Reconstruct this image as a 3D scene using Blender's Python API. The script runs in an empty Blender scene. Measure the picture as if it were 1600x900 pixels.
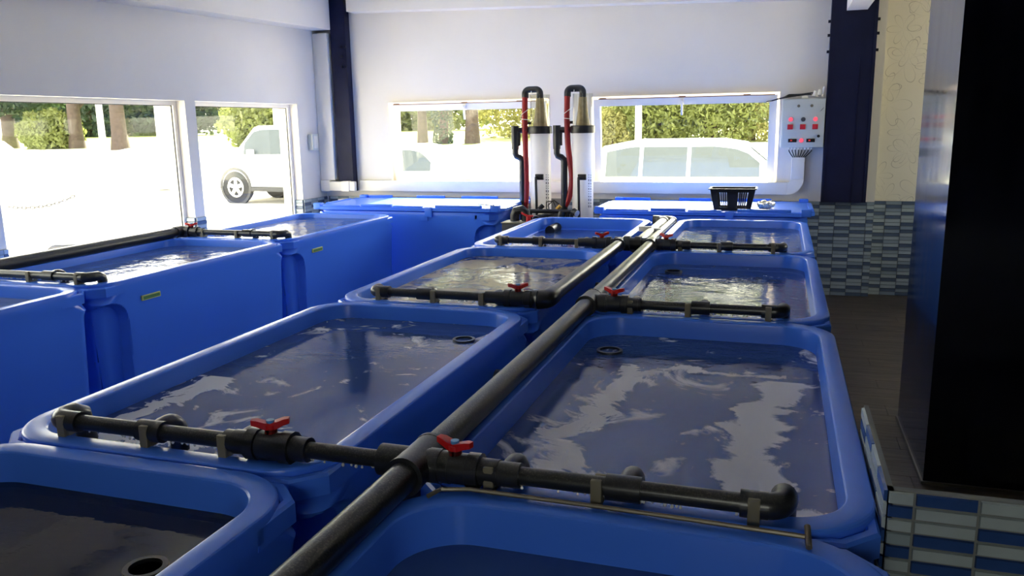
import bpy, bmesh, math, random
from mathutils import Vector, Matrix
random.seed(7)
sc = bpy.context.scene
COL = sc.collection

# ------------------------------------------------------------------ camera
cam_d = bpy.data.cameras.new('camera'); cam = bpy.data.objects.new('camera', cam_d); COL.objects.link(cam)
RT = (0.95025789, 0.31097249, -0.01749445); DN = (0.04495246, -0.19251100, -0.98026465); FW = (-0.30820322, 0.93071780, -0.19691407)
m = Matrix(((RT[0], -DN[0], -FW[0], 0), (RT[1], -DN[1], -FW[1], 0), (RT[2], -DN[2], -FW[2], 1.512), (0, 0, 0, 1)))
cam.matrix_world = m
cam_d.sensor_width = 36.0; cam_d.lens = 36.0 * 1266.08 / 1600.0; cam_d.clip_start = 0.05; cam_d.clip_end = 400
sc.camera = cam

# ------------------------------------------------------------------ world, sun, exposure
world = bpy.data.worlds.new('world'); sc.world = world; world.use_nodes = True
wn = world.node_tree; wn.nodes.clear()
sky = wn.nodes.new('ShaderNodeTexSky'); sky.sky_type = 'NISHITA'; sky.sun_disc = False
SUN_EL, SUN_AZ = math.radians(37.5), math.radians(-6)      # azimuth measured from +Y towards +X
sky.sun_elevation = SUN_EL; sky.sun_rotation = SUN_AZ; sky.dust_density = 2.0
bgn = wn.nodes.new('ShaderNodeBackground'); bgn.inputs['Strength'].default_value = 1.0
won = wn.nodes.new('ShaderNodeOutputWorld')
hs = wn.nodes.new('ShaderNodeHueSaturation'); hs.inputs['Saturation'].default_value = 0.15
wn.links.new(sky.outputs[0], hs.inputs['Color']); tn = wn.nodes.new('ShaderNodeMix'); tn.data_type = 'RGBA'; tn.blend_type = 'MULTIPLY'; tn.inputs['Factor'].default_value = 1.0
tn.inputs['B'].default_value = (1.0, 0.94, 0.80, 1); wn.links.new(hs.outputs[0], tn.inputs['A']); wn.links.new(tn.outputs['Result'], bgn.inputs[0]); wn.links.new(bgn.outputs[0], won.inputs[0])
sun_d = bpy.data.lights.new('sun', 'SUN'); sun_d.energy = 19.0; sun_d.angle = math.radians(0.6); sun_d.color = (1.0, 0.90, 0.72)
sun = bpy.data.objects.new('sun', sun_d); COL.objects.link(sun)
sdir = Vector((math.sin(SUN_AZ) * math.cos(SUN_EL), math.cos(SUN_AZ) * math.cos(SUN_EL), math.sin(SUN_EL)))
sun.rotation_euler = sdir.to_track_quat('Z', 'Y').to_euler()
def portal(name, loc, size, rot):
    d = bpy.data.lights.new(name, 'AREA'); d.shape = 'RECTANGLE'; d.size, d.size_y = size
    d.cycles.is_portal = True
    o = bpy.data.objects.new(name, d); COL.objects.link(o); o.location = loc; o.rotation_euler = rot
portal('daylight_portal', (-2.91, 7.62, 1.32), (1.66, 0.86), (math.radians(-90), 0, 0))
portal('daylight_portal', (-0.85, 7.62, 1.32), (1.64, 0.86), (math.radians(-90), 0, 0))
portal('daylight_portal', (-4.62, 4.58, 1.1), (1.3, 1.74), (0, math.radians(-90), 0))
portal('daylight_portal', (-4.62, 6.28, 1.1), (1.3, 1.5), (0, math.radians(-90), 0))
portal('daylight_portal', (-4.62, 2.53, 1.1), (1.3, 2.06), (0, math.radians(-90), 0))
portal('daylight_portal', (0.1, -2.3, 1.7), (1.2, 0.9), (math.radians(90), 0, 0))
portal('daylight_portal', (2.7, 6.0, 1.55), (0.9, 1.6), (0, math.radians(90), 0))
sc.view_settings.view_transform = 'Standard'; sc.view_settings.look = 'None'
sc.view_settings.exposure = 0.92; sc.view_settings.gamma = 1.0; sc.view_settings.use_curve_mapping = False
try:
    sc.cycles.use_denoising = True; sc.cycles.max_bounces = 10; sc.cycles.diffuse_bounces = 6
    sc.cycles.transparent_max_bounces = 16; sc.cycles.caustics_reflective = False; sc.cycles.caustics_refractive = False
    sc.cycles.sample_clamp_indirect = 8.0
except Exception:
    pass

# ------------------------------------------------------------------ materials
def s2l(c):
    return tuple(((v / 255.0) / 12.92 if v / 255.0 <= 0.04045 else ((v / 255.0 + 0.055) / 1.055) ** 2.4) for v in c)
class NT:
    def __init__(self, name):
        self.m = bpy.data.materials.new(name); self.m.use_nodes = True; self.t = self.m.node_tree
        self.b = self.t.nodes['Principled BSDF']; self.out = self.t.nodes['Material Output']
    def n(self, typ, **kw):
        nd = self.t.nodes.new(typ)
        for k, v in kw.items():
            if k.startswith('i_'):
                key = k[2:]
                nd.inputs[int(key) if key.isdigit() else key].default_value = v
            else: setattr(nd, k, v)
        return nd
    def l(self, a, b): self.t.links.new(a, b)
    def math(self, op, a, b=None, c=None, clamp=False):
        nd = self.t.nodes.new('ShaderNodeMath'); nd.operation = op; nd.use_clamp = clamp
        for i, v in enumerate((a, b, c)):
            if v is None: continue
            if isinstance(v, (int, float)): nd.inputs[i].default_value = v
            else: self.l(v, nd.inputs[i])
        return nd.outputs[0]
    def ramp(self, fac, stops):
        nd = self.t.nodes.new('ShaderNodeValToRGB'); self.l(fac, nd.inputs[0]); e = nd.color_ramp.elements
        while len(e) < len(stops): e.new(0.5)
        for el, (p, c) in zip(e, stops):
            el.position = p; el.color = (c[0], c[1], c[2], 1) if not isinstance(c, (int, float)) else (c, c, c, 1)
        return nd.outputs[0]
    def noise(self, scale, detail=3.0, rough=0.55, vec=None, dist=0.0):
        nd = self.n('ShaderNodeTexNoise'); nd.inputs['Scale'].default_value = scale; nd.inputs['Detail'].default_value = detail
        nd.inputs['Roughness'].default_value = rough; nd.inputs['Distortion'].default_value = dist
        if vec is None: vec = self.coord()
        self.l(vec, nd.inputs['Vector']); return nd.outputs['Fac']
    def coord(self, kind='Object', scale=None, loc=None):
        tc = self.n('ShaderNodeTexCoord').outputs[kind]
        if scale is None and loc is None: return tc
        mp = self.n('ShaderNodeMapping')
        if scale: mp.inputs['Scale'].default_value = scale
        if loc: mp.inputs['Location'].default_value = loc
        self.l(tc, mp.inputs[0]); return mp.outputs[0]
    def bump(self, h, strength=0.2, dist=0.01):
        nd = self.n('ShaderNodeBump'); nd.inputs['Strength'].default_value = strength; nd.inputs['Distance'].default_value = dist
        self.l(h, nd.inputs['Height']); self.l(nd.outputs[0], self.b.inputs['Normal']); return nd.outputs[0]
def pbr(name, col, rough=0.5, metal=0.0, var=0.12, scale=6.0, bump=0.0, bscale=60.0, spec=0.5, world=False):
    t = NT(name); t.b.inputs['Roughness'].default_value = rough; t.b.inputs['Metallic'].default_value = metal
    t.b.inputs['Specular IOR Level'].default_value = spec
    c = s2l(col)
    f = t.noise(scale, 4.0)
    lo = tuple(max(0, v * (1 - var)) for v in c); hi = tuple(min(1, v * (1 + var)) for v in c)
    t.l(t.ramp(f, [(0.3, lo), (0.7, hi)]), t.b.inputs['Base Color'])
    if bump: t.bump(t.noise(bscale, 3.0), bump, 0.004)
    return t.m
M = {}
M['tank'] = None
def mk_tank():
    t = NT('tank_blue_plastic'); c = s2l((68, 124, 240))
    f = t.noise(1.2, 2.0)
    t.l(t.ramp(f, [(0.2, tuple(v * 0.96 for v in c)), (0.8, tuple(v * 1.04 for v in c))]), t.b.inputs['Base Color'])
    t.b.inputs['Roughness'].default_value = 0.27; t.b.inputs['Specular IOR Level'].default_value = 0.27
    t.bump(t.noise(9.0, 1.0), 0.03, 0.004)
    return t.m
M['tank'] = mk_tank()
M['wall'] = pbr('wall_white_paint', (228, 223, 213), 0.75, var=0.03, scale=1.5, bump=0.06, bscale=120)
M['ceil'] = pbr('ceiling_white', (212, 215, 222), 0.8, var=0.03, scale=1.5)
M['whitepvc'] = pbr('white_upvc', (238, 234, 224), 0.35, var=0.02)
M['trunk'] = pbr('white_trunking_plastic', (230, 226, 216), 0.45, var=0.03)
M['darkwall'] = pbr('shade_blackened_unseen_wall', (9, 9, 11), 0.95, var=0.1, spec=0.0)  # shade put into colour: unseen walls near-black so the column reflects no glow
M['navy'] = pbr('navy_steel_paint', (12, 18, 50), 0.55, var=0.2, bump=0.1, bscale=30, spec=0.25)
M['bolt'] = pbr('dark_bolt_steel', (18, 20, 34), 0.4, metal=0.4)
def mk_gloss_navy():
    t = NT('glossy_dark_navy_paint'); t.b.inputs['Roughness'].default_value = 0.22
    t.b.inputs['Specular IOR Level'].default_value = 0.6
    sc_ = t.noise(9.0, 6.0, vec=t.coord(scale=(1, 1, 0.25)))
    t.l(t.ramp(sc_, [(0.35, s2l((8, 10, 20))), (0.7, s2l((13, 17, 34)))]), t.b.inputs['Base Color'])
    t.l(t.ramp(sc_, [(0.3, 0.07), (0.75, 0.16)]), t.b.inputs['Roughness'])
    t.bump(t.noise(7.0, 2.0), 0.02, 0.01)
    return t.m
M['glossnavy'] = mk_gloss_navy()
def mk_pipe(name, col, dust):
    t = NT(name); t.b.inputs['Roughness'].default_value = 0.32
    g = t.noise(260.0, 2.0, 0.6)
    geo = t.n('ShaderNodeNewGeometry'); sp = t.n('ShaderNodeSeparateXYZ'); t.l(geo.outputs['Normal'], sp.inputs[0])
    up = t.math('MULTIPLY', t.math('MAXIMUM', sp.outputs['Z'], 0.0), 1.0)
    mk = t.math('MULTIPLY', t.ramp(g, [(0.5, 0.0), (0.72, 1.0)]), t.math('MULTIPLY', up, dust))
    mix = t.n('ShaderNodeMix', data_type='RGBA'); c = s2l(col)
    mix.inputs['A'].default_value = (*c, 1); mix.inputs['B'].default_value = (0.30, 0.28, 0.22, 1)
    t.l(mk, mix.inputs['Factor']); t.l(mix.outputs['Result'], t.b.inputs['Base Color'])
    t.b.inputs['Roughness'].default_value = 0.3
    return t.m
M['pvc'] = mk_pipe('dark_grey_pvc_pipe', (34, 36, 38), 0.35)
M['pvc_clean'] = mk_pipe('dark_grey_pvc_fitting', (34, 36, 39), 0.15)
M['pvc_dusty'] = mk_pipe('dusty_pvc_pipe', (70, 70, 66), 1.4)
M['black'] = pbr('black_plastic', (16, 16, 18), 0.4, var=0.2)
M['clip'] = pbr('beige_pipe_clip', (118, 112, 92), 0.6)
M['red'] = pbr('red_plastic', (190, 22, 24), 0.4)
M['redhose'] = pbr('red_hose_rubber', (150, 18, 24), 0.45)
M['bluedot'] = pbr('pale_blue_cap', (70, 140, 200), 0.4)
M['rod'] = pbr('dull_steel_rod', (120, 112, 96), 0.4, metal=0.5)
M['steel'] = pbr('bright_steel', (190, 190, 190), 0.25, metal=1.0)
M['cyl'] = pbr('white_filter_cylinder', (236, 232, 222), 0.35, var=0.02)
def mk_translucent_white():
    t = NT('white_translucent_filter_tube'); c = s2l((238, 235, 228)); t.b.inputs['Roughness'].default_value = 0.35
    t.l(t.ramp(t.noise(3.0, 2.0), [(0.3, tuple(v * 0.97 for v in c)), (0.7, c)]), t.b.inputs['Base Color'])
    tl = t.n('ShaderNodeBsdfTranslucent'); tl.inputs['Color'].default_value = (*c, 1)
    mx = t.n('ShaderNodeMixShader'); mx.inputs[0].default_value = 0.4
    t.l(t.b.outputs[0], mx.inputs[1]); t.l(tl.outputs[0], mx.inputs[2]); t.l(mx.outputs[0], t.out.inputs['Surface']); return t.m
M['cyl'] = mk_translucent_white()
M['cone'] = pbr('tan_foam_cone', (150, 132, 92), 0.6, var=0.25, scale=25)
M['greybox'] = pbr('pale_grey_enamel', (196, 202, 198), 0.4, var=0.03)
M['green'] = pbr('green_name_plate', (70, 130, 70), 0.5)
M['plateedge'] = pbr('pale_yellow_plate_edge', (190, 200, 120), 0.5)
M['bag'] = pbr('clear_crumpled_film', (200, 198, 188), 0.25, var=0.3, scale=40)
M['brass'] = pbr('brass_fitting', (190, 150, 70), 0.35, metal=0.8)
M['brown'] = pbr('brown_lit_gap_tint', (120, 78, 54), 0.5)
M['backing'] = pbr('grout', (120, 124, 124), 0.8, var=0.1)
M['tile_l'] = pbr('tile_pale_grey_blue', (166, 178, 182), 0.22, var=0.10, scale=9, bump=0.03)
M['tile_m'] = pbr('tile_mid_grey_blue', (140, 155, 164), 0.22, var=0.10, scale=9, bump=0.03)
M['tile_d'] = pbr('tile_dark_blue', (44, 74, 132), 0.2, var=0.15, scale=9, bump=0.03)
M['tile_n'] = pbr('tile_slate_navy', (86, 101, 122), 0.2, var=0.15, scale=9, bump=0.03)
def mk_wood():
    t = NT('floor_wood_look'); t.b.inputs['Roughness'].default_value = 0.45
    oi = t.n('ShaderNodeObjectInfo')
    cmb = t.n('ShaderNodeCombineXYZ'); t.l(t.math('MULTIPLY', oi.outputs['Random'], 9.0), cmb.inputs[0]); t.l(t.math('MULTIPLY', oi.outputs['Random'], 5.0), cmb.inputs[2])
    va = t.n('ShaderNodeVectorMath', operation='ADD'); t.l(t.coord(scale=(1.4, 16, 4)), va.inputs[0]); t.l(cmb.outputs[0], va.inputs[1])
    f = t.noise(3.2, 6.0, 0.65, vec=va.outputs[0], dist=0.6)
    base = t.ramp(f, [(0.25, s2l((42, 36, 30))), (0.5, s2l((72, 62, 52))), (0.78, s2l((112, 98, 82)))])
    t.l(base, t.b.inputs['Base Color']); t.bump(f, 0.1, 0.003)
    return t.m
M['wood'] = mk_wood()
M['floorbase'] = pbr('floor_joint_dark', (58, 52, 45), 0.8)
def mk_wallpaper():
    t = NT('cream_flower_wallpaper'); t.b.inputs['Roughness'].default_value = 0.7
    tc = t.coord(); sep = t.n('ShaderNodeSeparateXYZ'); t.l(tc, sep.inputs[0])
    cx = t.n('ShaderNodeCombineXYZ'); t.l(sep.outputs['X'], cx.inputs[0]); t.l(sep.outputs['Z'], cx.inputs[1])
    total = None
    for k, (scl, off, pet) in enumerate(((2.7, 0.0, 5.0), (3.7, 3.7, 6.0))):
        mp = t.n('ShaderNodeMapping'); mp.inputs['Location'].default_value = (off, off * 0.7, 0); t.l(cx.outputs[0], mp.inputs[0])
        nz = t.n('ShaderNodeTexNoise'); nz.inputs['Scale'].default_value = 9.0; t.l(mp.outputs[0], nz.inputs['Vector'])
        mx = t.n('ShaderNodeMix', data_type='VECTOR'); mx.inputs['Factor'].default_value = 0.02; t.l(mp.outputs[0], mx.inputs['A']); t.l(nz.outputs['Color'], mx.inputs['B'])
        vo = t.n('ShaderNodeTexVoronoi'); vo.voronoi_dimensions = '2D'; vo.inputs['Scale'].default_value = scl; t.l(mx.outputs['Result'], vo.inputs['Vector'])
        d = t.n('ShaderNodeVectorMath', operation='SUBTRACT'); t.l(mx.outputs['Result'], d.inputs[0]); t.l(vo.outputs['Position'], d.inputs[1])
        s2 = t.n('ShaderNodeSeparateXYZ'); t.l(d.outputs[0], s2.inputs[0])
        r = t.n('ShaderNodeVectorMath', operation='LENGTH'); t.l(d.outputs[0], r.inputs[0])
        an = t.math('ARCTAN2', s2.outputs['Y'], s2.outputs['X'])
        f = t.math('MULTIPLY', t.math('ADD', t.math('ABSOLUTE', t.math('COSINE', t.math('MULTIPLY', an, pet / 2.0))), 0.12), 0.42 / scl)
        ln = t.math('LESS_THAN', t.math('ABSOLUTE', t.math('SUBTRACT', r.outputs['Value'], f)), 0.0028)
        total = ln if total is None else t.math('MAXIMUM', total, ln)
    mix = t.n('ShaderNodeMix', data_type='RGBA'); mix.inputs['A'].default_value = (*s2l((226, 219, 198)), 1); mix.inputs['B'].default_value = (*s2l((184, 176, 156)), 1)
    t.l(total, mix.inputs['Factor']); t.l(mix.outputs['Result'], t.b.inputs['Base Color'])
    return t.m
M['paper'] = mk_wallpaper()
def mk_thin(name, tint, gloss=0.03, ior=1.45):
    m_ = bpy.data.materials.new(name); m_.use_nodes = True; nt = m_.node_tree; nt.nodes.clear()
    o = nt.nodes.new('ShaderNodeOutputMaterial'); tr = nt.nodes.new('ShaderNodeBsdfTransparent'); tr.inputs[0].default_value = (*tint, 1)
    gl = nt.nodes.new('ShaderNodeBsdfGlossy'); gl.inputs['Roughness'].default_value = gloss
    lw = nt.nodes.new('ShaderNodeLayerWeight'); lw.inputs['Blend'].default_value = 0.5
    pw = nt.nodes.new('ShaderNodeMath'); pw.operation = 'POWER'; pw.inputs[1].default_value = 5.0; nt.links.new(lw.outputs['Facing'], pw.inputs[0])
    ma = nt.nodes.new('ShaderNodeMath'); ma.operation = 'MULTIPLY_ADD'; ma.inputs[1].default_value = 0.7; ma.inputs[2].default_value = 0.03; nt.links.new(pw.outputs[0], ma.inputs[0])
    mx = nt.nodes.new('ShaderNodeMixShader')
    nt.links.new(ma.outputs[0], mx.inputs[0]); nt.links.new(tr.outputs[0], mx.inputs[1]); nt.links.new(gl.outputs[0], mx.inputs[2]); nt.links.new(mx.outputs[0], o.inputs[0])
    return m_
M['glass'] = mk_thin('window_glass', (0.95, 0.97, 0.96))
M['acrylic'] = mk_thin('clear_acrylic_tube', (0.93, 0.93, 0.90))
def mk_water(name, tint, foam_col, foam_lo, foam_hi, fscale, wave, seed, ribbons=None, body=(0.06, 0.125, 0.40), bodyfac=0.66, stretch=(1, 1, 1), foam_max=0.62):
    t = NT(name); nt = t.t; nt.nodes.remove(t.b)
    co = t.coord(loc=(seed * 3.1, seed * 1.7, 0)); raw = t.coord()
    big = t.noise(5.0, 2.0, vec=co, dist=0.6); fine = t.noise(22.0, 2.0, vec=t.coord(scale=(1.0, 2.2, 1), loc=(seed, seed, 0)))
    h = t.math('ADD', t.math('MULTIPLY', big, 1.0), t.math('MULTIPLY', fine, 0.22))
    bp = t.n('ShaderNodeBump'); bp.inputs['Strength'].default_value = wave; bp.inputs['Distance'].default_value = 0.03; t.l(h, bp.inputs['Height'])
    tr = t.n('ShaderNodeBsdfTransparent'); tr.inputs[0].default_value = (*tint, 1)
    bd = t.n('ShaderNodeBsdfDiffuse'); bd.inputs['Color'].default_value = (*body, 1)
    m0 = t.n('ShaderNodeMixShader'); m0.inputs[0].default_value = bodyfac; t.l(tr.outputs[0], m0.inputs[1]); t.l(bd.outputs[0], m0.inputs[2])
    gl = t.n('ShaderNodeBsdfGlossy'); gl.inputs['Roughness'].default_value = 0.015; t.l(bp.outputs[0], gl.inputs['Normal'])
    fr = t.n('ShaderNodeFresnel'); fr.inputs['IOR'].default_value = 1.36; t.l(bp.outputs[0], fr.inputs['Normal'])
    m1 = t.n('ShaderNodeMixShader'); t.l(fr.outputs[0], m1.inputs[0]); t.l(m0.outputs[0], m1.inputs[1]); t.l(gl.outputs[0], m1.inputs[2])
    fm = t.noise(fscale, 6.0, 0.6, vec=t.coord(scale=stretch, loc=(seed * 2.3, seed, seed)), dist=1.2)
    if ribbons:
        sp = t.n('ShaderNodeSeparateXYZ'); t.l(raw, sp.inputs[0])
        tot = None
        for (ax, x0, wdt, amp, fq, lo, hi) in ribbons:
            a, b = (sp.outputs['X'], sp.outputs['Y']) if ax == 'x' else (sp.outputs['Y'], sp.outputs['X'])
            wob = t.math('ADD', t.math('MULTIPLY', t.math('SINE', t.math('MULTIPLY', b, fq)), amp), t.math('MULTIPLY', t.math('SUBTRACT', fm, 0.5), 0.35))
            d = t.math('ABSOLUTE', t.math('SUBTRACT', t.math('SUBTRACT', a, x0), wob))
            v = t.math('SUBTRACT', 1.0, t.math('DIVIDE', d, wdt))
            inr = t.math('MULTIPLY', t.math('GREATER_THAN', b, lo), t.math('LESS_THAN', b, hi))
            v = t.math('MULTIPLY', v, inr)
            tot = v if tot is None else t.math('MAXIMUM', tot, v)
        mask = t.math('MAXIMUM', t.ramp(tot, [(0.0, 0.0), (0.25, 1.0)]), t.ramp(fm, [(foam_lo, 0.0), (foam_hi, 1.0)]))
    else:
        mask = t.ramp(fm, [(foam_lo, 0.0), (foam_hi, 1.0)])
    mask = t.math('MULTIPLY', mask, foam_max)
    fo = t.n('ShaderNodeBsdfDiffuse'); fo.inputs['Color'].default_value = (*s2l(foam_col), 1)
    m2 = t.n('ShaderNodeMixShader'); t.l(mask, m2.inputs[0]); t.l(m1.outputs[0], m2.inputs[1]); t.l(fo.outputs[0], m2.inputs[2])
    t.l(m2.outputs[0], t.out.inputs['Surface'])
    return t.m
def emis(name, col, strength):
    t = NT(name); t.b.inputs['Base Color'].default_value = (*col, 1)
    t.b.inputs['Emission Color'].default_value = (*col, 1); t.b.inputs['Emission Strength'].default_value = strength
    return t.m
M['redlamp'] = emis('lit_red_pilot_lamp', (1.0, 0.10, 0.14), 0.35)
M['redswitch'] = emis('lit_red_rocker', (0.45, 0.01, 0.02), 0.06)
M['digits'] = emis('red_led_digits', (1.0, 0.05, 0.05), 0.3)
M['pave'] = pbr('pale_concrete_paving', (226, 222, 212), 0.9, var=0.1, scale=2)
M['grass'] = pbr('lawn_grass', (120, 132, 62), 0.9, var=0.35, scale=3)
M['bark'] = pbr('tree_bark', (74, 62, 54), 0.9, var=0.3, scale=12, bump=0.4, bscale=30)
def mk_leaf(name, a, b):
    t = NT(name); t.b.inputs['Roughness'].default_value = 0.6
    t.l(t.ramp(t.noise(1.7, 4.0), [(0.3, s2l(a)), (0.7, s2l(b))]), t.b.inputs['Base Color'])
    tl = t.n('ShaderNodeBsdfTranslucent'); tl.inputs['Color'].default_value = (*s2l(b), 1)
    mx = t.n('ShaderNodeMixShader'); mx.inputs[0].default_value = 0.35
    t.l(t.b.outputs[0], mx.inputs[1]); t.l(tl.outputs[0], mx.inputs[2]); t.l(mx.outputs[0], t.out.inputs['Surface'])
    return t.m
M['leaf'] = mk_leaf('green_leaves', (76, 86, 46), (138, 146, 80))
M['leaf_y'] = mk_leaf('yellow_green_leaves', (104, 106, 58), (160, 156, 96))
M['leaf_d'] = mk_leaf('dark_ivy_leaves', (34, 50, 36), (66, 86, 56))
M['car'] = pbr('white_car_paint', (222, 224, 226), 0.25, var=0.01)
M['carblue'] = pbr('pale_silver_blue_car_paint', (190, 206, 214), 0.25, var=0.01)
M['carglass'] = pbr('car_window_glass', (76, 84, 88), 0.2, var=0.05)
M['rubber'] = pbr('tyre_rubber', (34, 34, 36), 0.8)
M['trim'] = pbr('dark_grey_car_trim', (60, 60, 62), 0.6)
M['tail'] = pbr('red_tail_lamp', (150, 30, 30), 0.3)
M['drop'] = pbr('clear_water_drop', (210, 215, 220), 0.03, var=0.0, spec=1.0)
M['post'] = pbr('white_painted_post', (225, 225, 222), 0.5)
M['chain'] = pbr('dull_steel_chain', (58, 56, 54), 0.6)

# ------------------------------------------------------------------ mesh helpers
class MB:
    def __init__(self): self.v = []; self.f = []
    def add(self, vs, fs):
        o = len(self.v); self.v += [tuple(p) for p in vs]; self.f += [tuple(i + o for i in q) for q in fs]; return self
    def box(self, a, b, bev=0.0):
        (x0, y0, z0), (x1, y1, z1) = a, b
        x0, x1 = min(x0, x1), max(x0, x1); y0, y1 = min(y0, y1), max(y0, y1); z0, z1 = min(z0, z1), max(z0, z1)
        if bev <= 0:
            return self.add([(x0, y0, z0), (x1, y0, z0), (x1, y1, z0), (x0, y1, z0), (x0, y0, z1), (x1, y0, z1), (x1, y1, z1), (x0, y1, z1)],
                            [(3, 2, 1, 0), (4, 5, 6, 7), (0, 1, 5, 4), (1, 2, 6, 5), (2, 3, 7, 6), (3, 0, 4, 7)])
        bm = bmesh.new(); bmesh.ops.create_cube(bm, size=1.0)
        bmesh.ops.scale(bm, vec=(x1 - x0, y1 - y0, z1 - z0), verts=bm.verts)
        bmesh.ops.translate(bm, vec=((x0 + x1) / 2, (y0 + y1) / 2, (z0 + z1) / 2), verts=bm.verts)
        bmesh.ops.bevel(bm, geom=bm.edges[:] , offset=bev, segments=2, profile=0.6, affect='EDGES')
        bm.verts.index_update()
        self.add([v.co[:] for v in bm.verts], [[v.index for v in f.verts] for f in bm.faces]); bm.free(); return self
    def loops(self, loops, cap0=True, cap1=True, closed=True):
        n = len(loops[0]); vs = [p for L in loops for p in L]; fs = []
        for i in range(len(loops) - 1):
            for j in range(n if closed else n - 1):
                k = (j + 1) % n; fs.append((i * n + j, i * n + k, (i + 1) * n + k, (i + 1) * n + j))
        if cap0: fs.append(tuple(range(n - 1, -1, -1)))
        if cap1: fs.append(tuple((len(loops) - 1) * n + j for j in range(n)))
        return self.add(vs, fs)
    def tube(self, pts, r, n=12, caps=True):
        pts = [Vector(p) for p in pts]; R_ = r if isinstance(r, (list, tuple)) else [r] * len(pts)
        t0 = (pts[1] - pts[0]).normalized(); up = Vector((0, 0, 1)) if abs(t0.z) < 0.9 else Vector((0, 1, 0))
        nrm = t0.cross(up).normalized(); L = []
        for i, p in enumerate(pts):
            if i == 0: t = t0
            elif i == len(pts) - 1: t = (pts[i] - pts[i - 1]).normalized()
            else:
                t = ((pts[i] - pts[i - 1]).normalized() + (pts[i + 1] - pts[i]).normalized())
                t = t.normalized() if t.length > 1e-6 else (pts[i] - pts[i - 1]).normalized()
            nrm = (nrm - t * nrm.dot(t)); nrm = nrm.normalized() if nrm.length > 1e-6 else t.orthogonal().normalized()
            bn = t.cross(nrm)
            L.append([p + (nrm * math.cos(2 * math.pi * j / n) + bn * math.sin(2 * math.pi * j / n)) * R_[i] for j in range(n)])
        return self.loops(L, caps, caps)
    def cyl(self, a, b, r, n=16, r2=None): return self.tube([a, b], [r, r if r2 is None else r2], n)
    def ring(self, c, axis, ro, ri, h, n=24):
        c = Vector(c); ax = Vector(axis).normalized(); u = ax.orthogonal().normalized(); w = ax.cross(u)
        def L(r, z): return [c + ax * z + (u * math.cos(2 * math.pi * j / n) + w * math.sin(2 * math.pi * j / n)) * r for j in range(n)]
        ls = [L(ro, 0), L(ro, h), L(ri, h), L(ri, 0), L(ro, 0)]
        return self.loops(ls, False, False)
    def lathe(self, c, prof, n=24):
        c = Vector(c)
        return self.loops([[c + Vector((r * math.cos(2 * math.pi * j / n), r * math.sin(2 * math.pi * j / n), z)) for j in range(n)] for r, z in prof])
    def extrude(self, poly, axis, a, b):
        def P(p, t): return {'x': (t, p[0], p[1]), 'y': (p[0], t, p[1]), 'z': (p[0], p[1], t)}[axis]
        return self.loops([[P(p, a) for p in poly], [P(p, b) for p in poly]])
    def mesh(self, name, mat, smooth=38):
        me = bpy.data.meshes.new(name); me.from_pydata(self.v, [], self.f); me.update()
        bm = bmesh.new(); bm.from_mesh(me); bmesh.ops.recalc_face_normals(bm, faces=bm.faces); bm.to_mesh(me); bm.free()
        if smooth:
            me.polygons.foreach_set('use_smooth', [True] * len(me.polygons)); me.set_sharp_from_angle(angle=math.radians(smooth))
        me.materials.append(mat); return me
    def build(self, name, mat, parent=None, smooth=38): return obj(name, self.mesh(name, mat, smooth), parent)
def obj(name, me, parent=None):
    o = bpy.data.objects.new(name, me); COL.objects.link(o)
    if parent is not None: o.parent = parent
    return o
def tag(o, label=None, cat=None, group=None, kind=None):
    if label: o['label'] = label
    if cat: o['category'] = cat
    if group: o['group'] = group
    if kind: o['kind'] = kind
    return o
def thing(name, label, cat, loc=(0, 0, 0), rz=0.0, group=None):
    o = bpy.data.objects.new(name, None); COL.objects.link(o); o.location = loc; o.rotation_euler = (0, 0, rz); o.empty_display_size = 0.1
    return tag(o, label, cat, group)
def struct(o, label=None, cat=None): return tag(o, label, cat, None, 'structure')
def arc(c, u, v, r, a0, a1, n=6):
    c, u, v = Vector(c), Vector(u), Vector(v)
    return [c + u * (r * math.cos(a0 + (a1 - a0) * i / n)) + v * (r * math.sin(a0 + (a1 - a0) * i / n)) for i in range(n + 1)]

# ------------------------------------------------------------------ room shell
YB = 7.49; XL = -4.50; ZC = 2.78; XR = 2.6; YF = -2.2; WT = 0.22; ZD = 0.82
W3, W4 = (-3.745, -2.085), (-1.675, -0.03)           # back wall windows
WZ0, WZ1 = 0.90, 1.752
fl = MB().box((XL - WT, YF - 0.2, -0.12), (XR + 0.2, YB + 0.4, -0.012)).build('floor', M['floorbase'], smooth=0)
struct(fl, 'dark wood-look plank floor of the aisle', 'floor')
plank_meshes = {}
def plank(w, d):
    k = (round(w, 3), round(d, 3))
    if k not in plank_meshes:
        plank_meshes[k] = MB().box((-w / 2, -d / 2, -0.012), (w / 2, d / 2, 0.0)).mesh('plank', M['wood'], 0)
    return plank_meshes[k]
r_i = 0; y = 1.45
while y < YB + 0.12:
    x = 0.0 - (0.0, 0.31, 0.62)[r_i % 3]
    while x < 1.9:
        x1 = min(x + 0.9, 2.2); x0 = max(x, 0.05)
        if x1 - x0 > 0.05:
            o = obj('plank', plank(x1 - x0 - 0.002, 0.1532), fl); o.location = ((x0 + x1) / 2, y + 0.0775, 0)
        x += 0.9
    y += 0.155; r_i += 1
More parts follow.
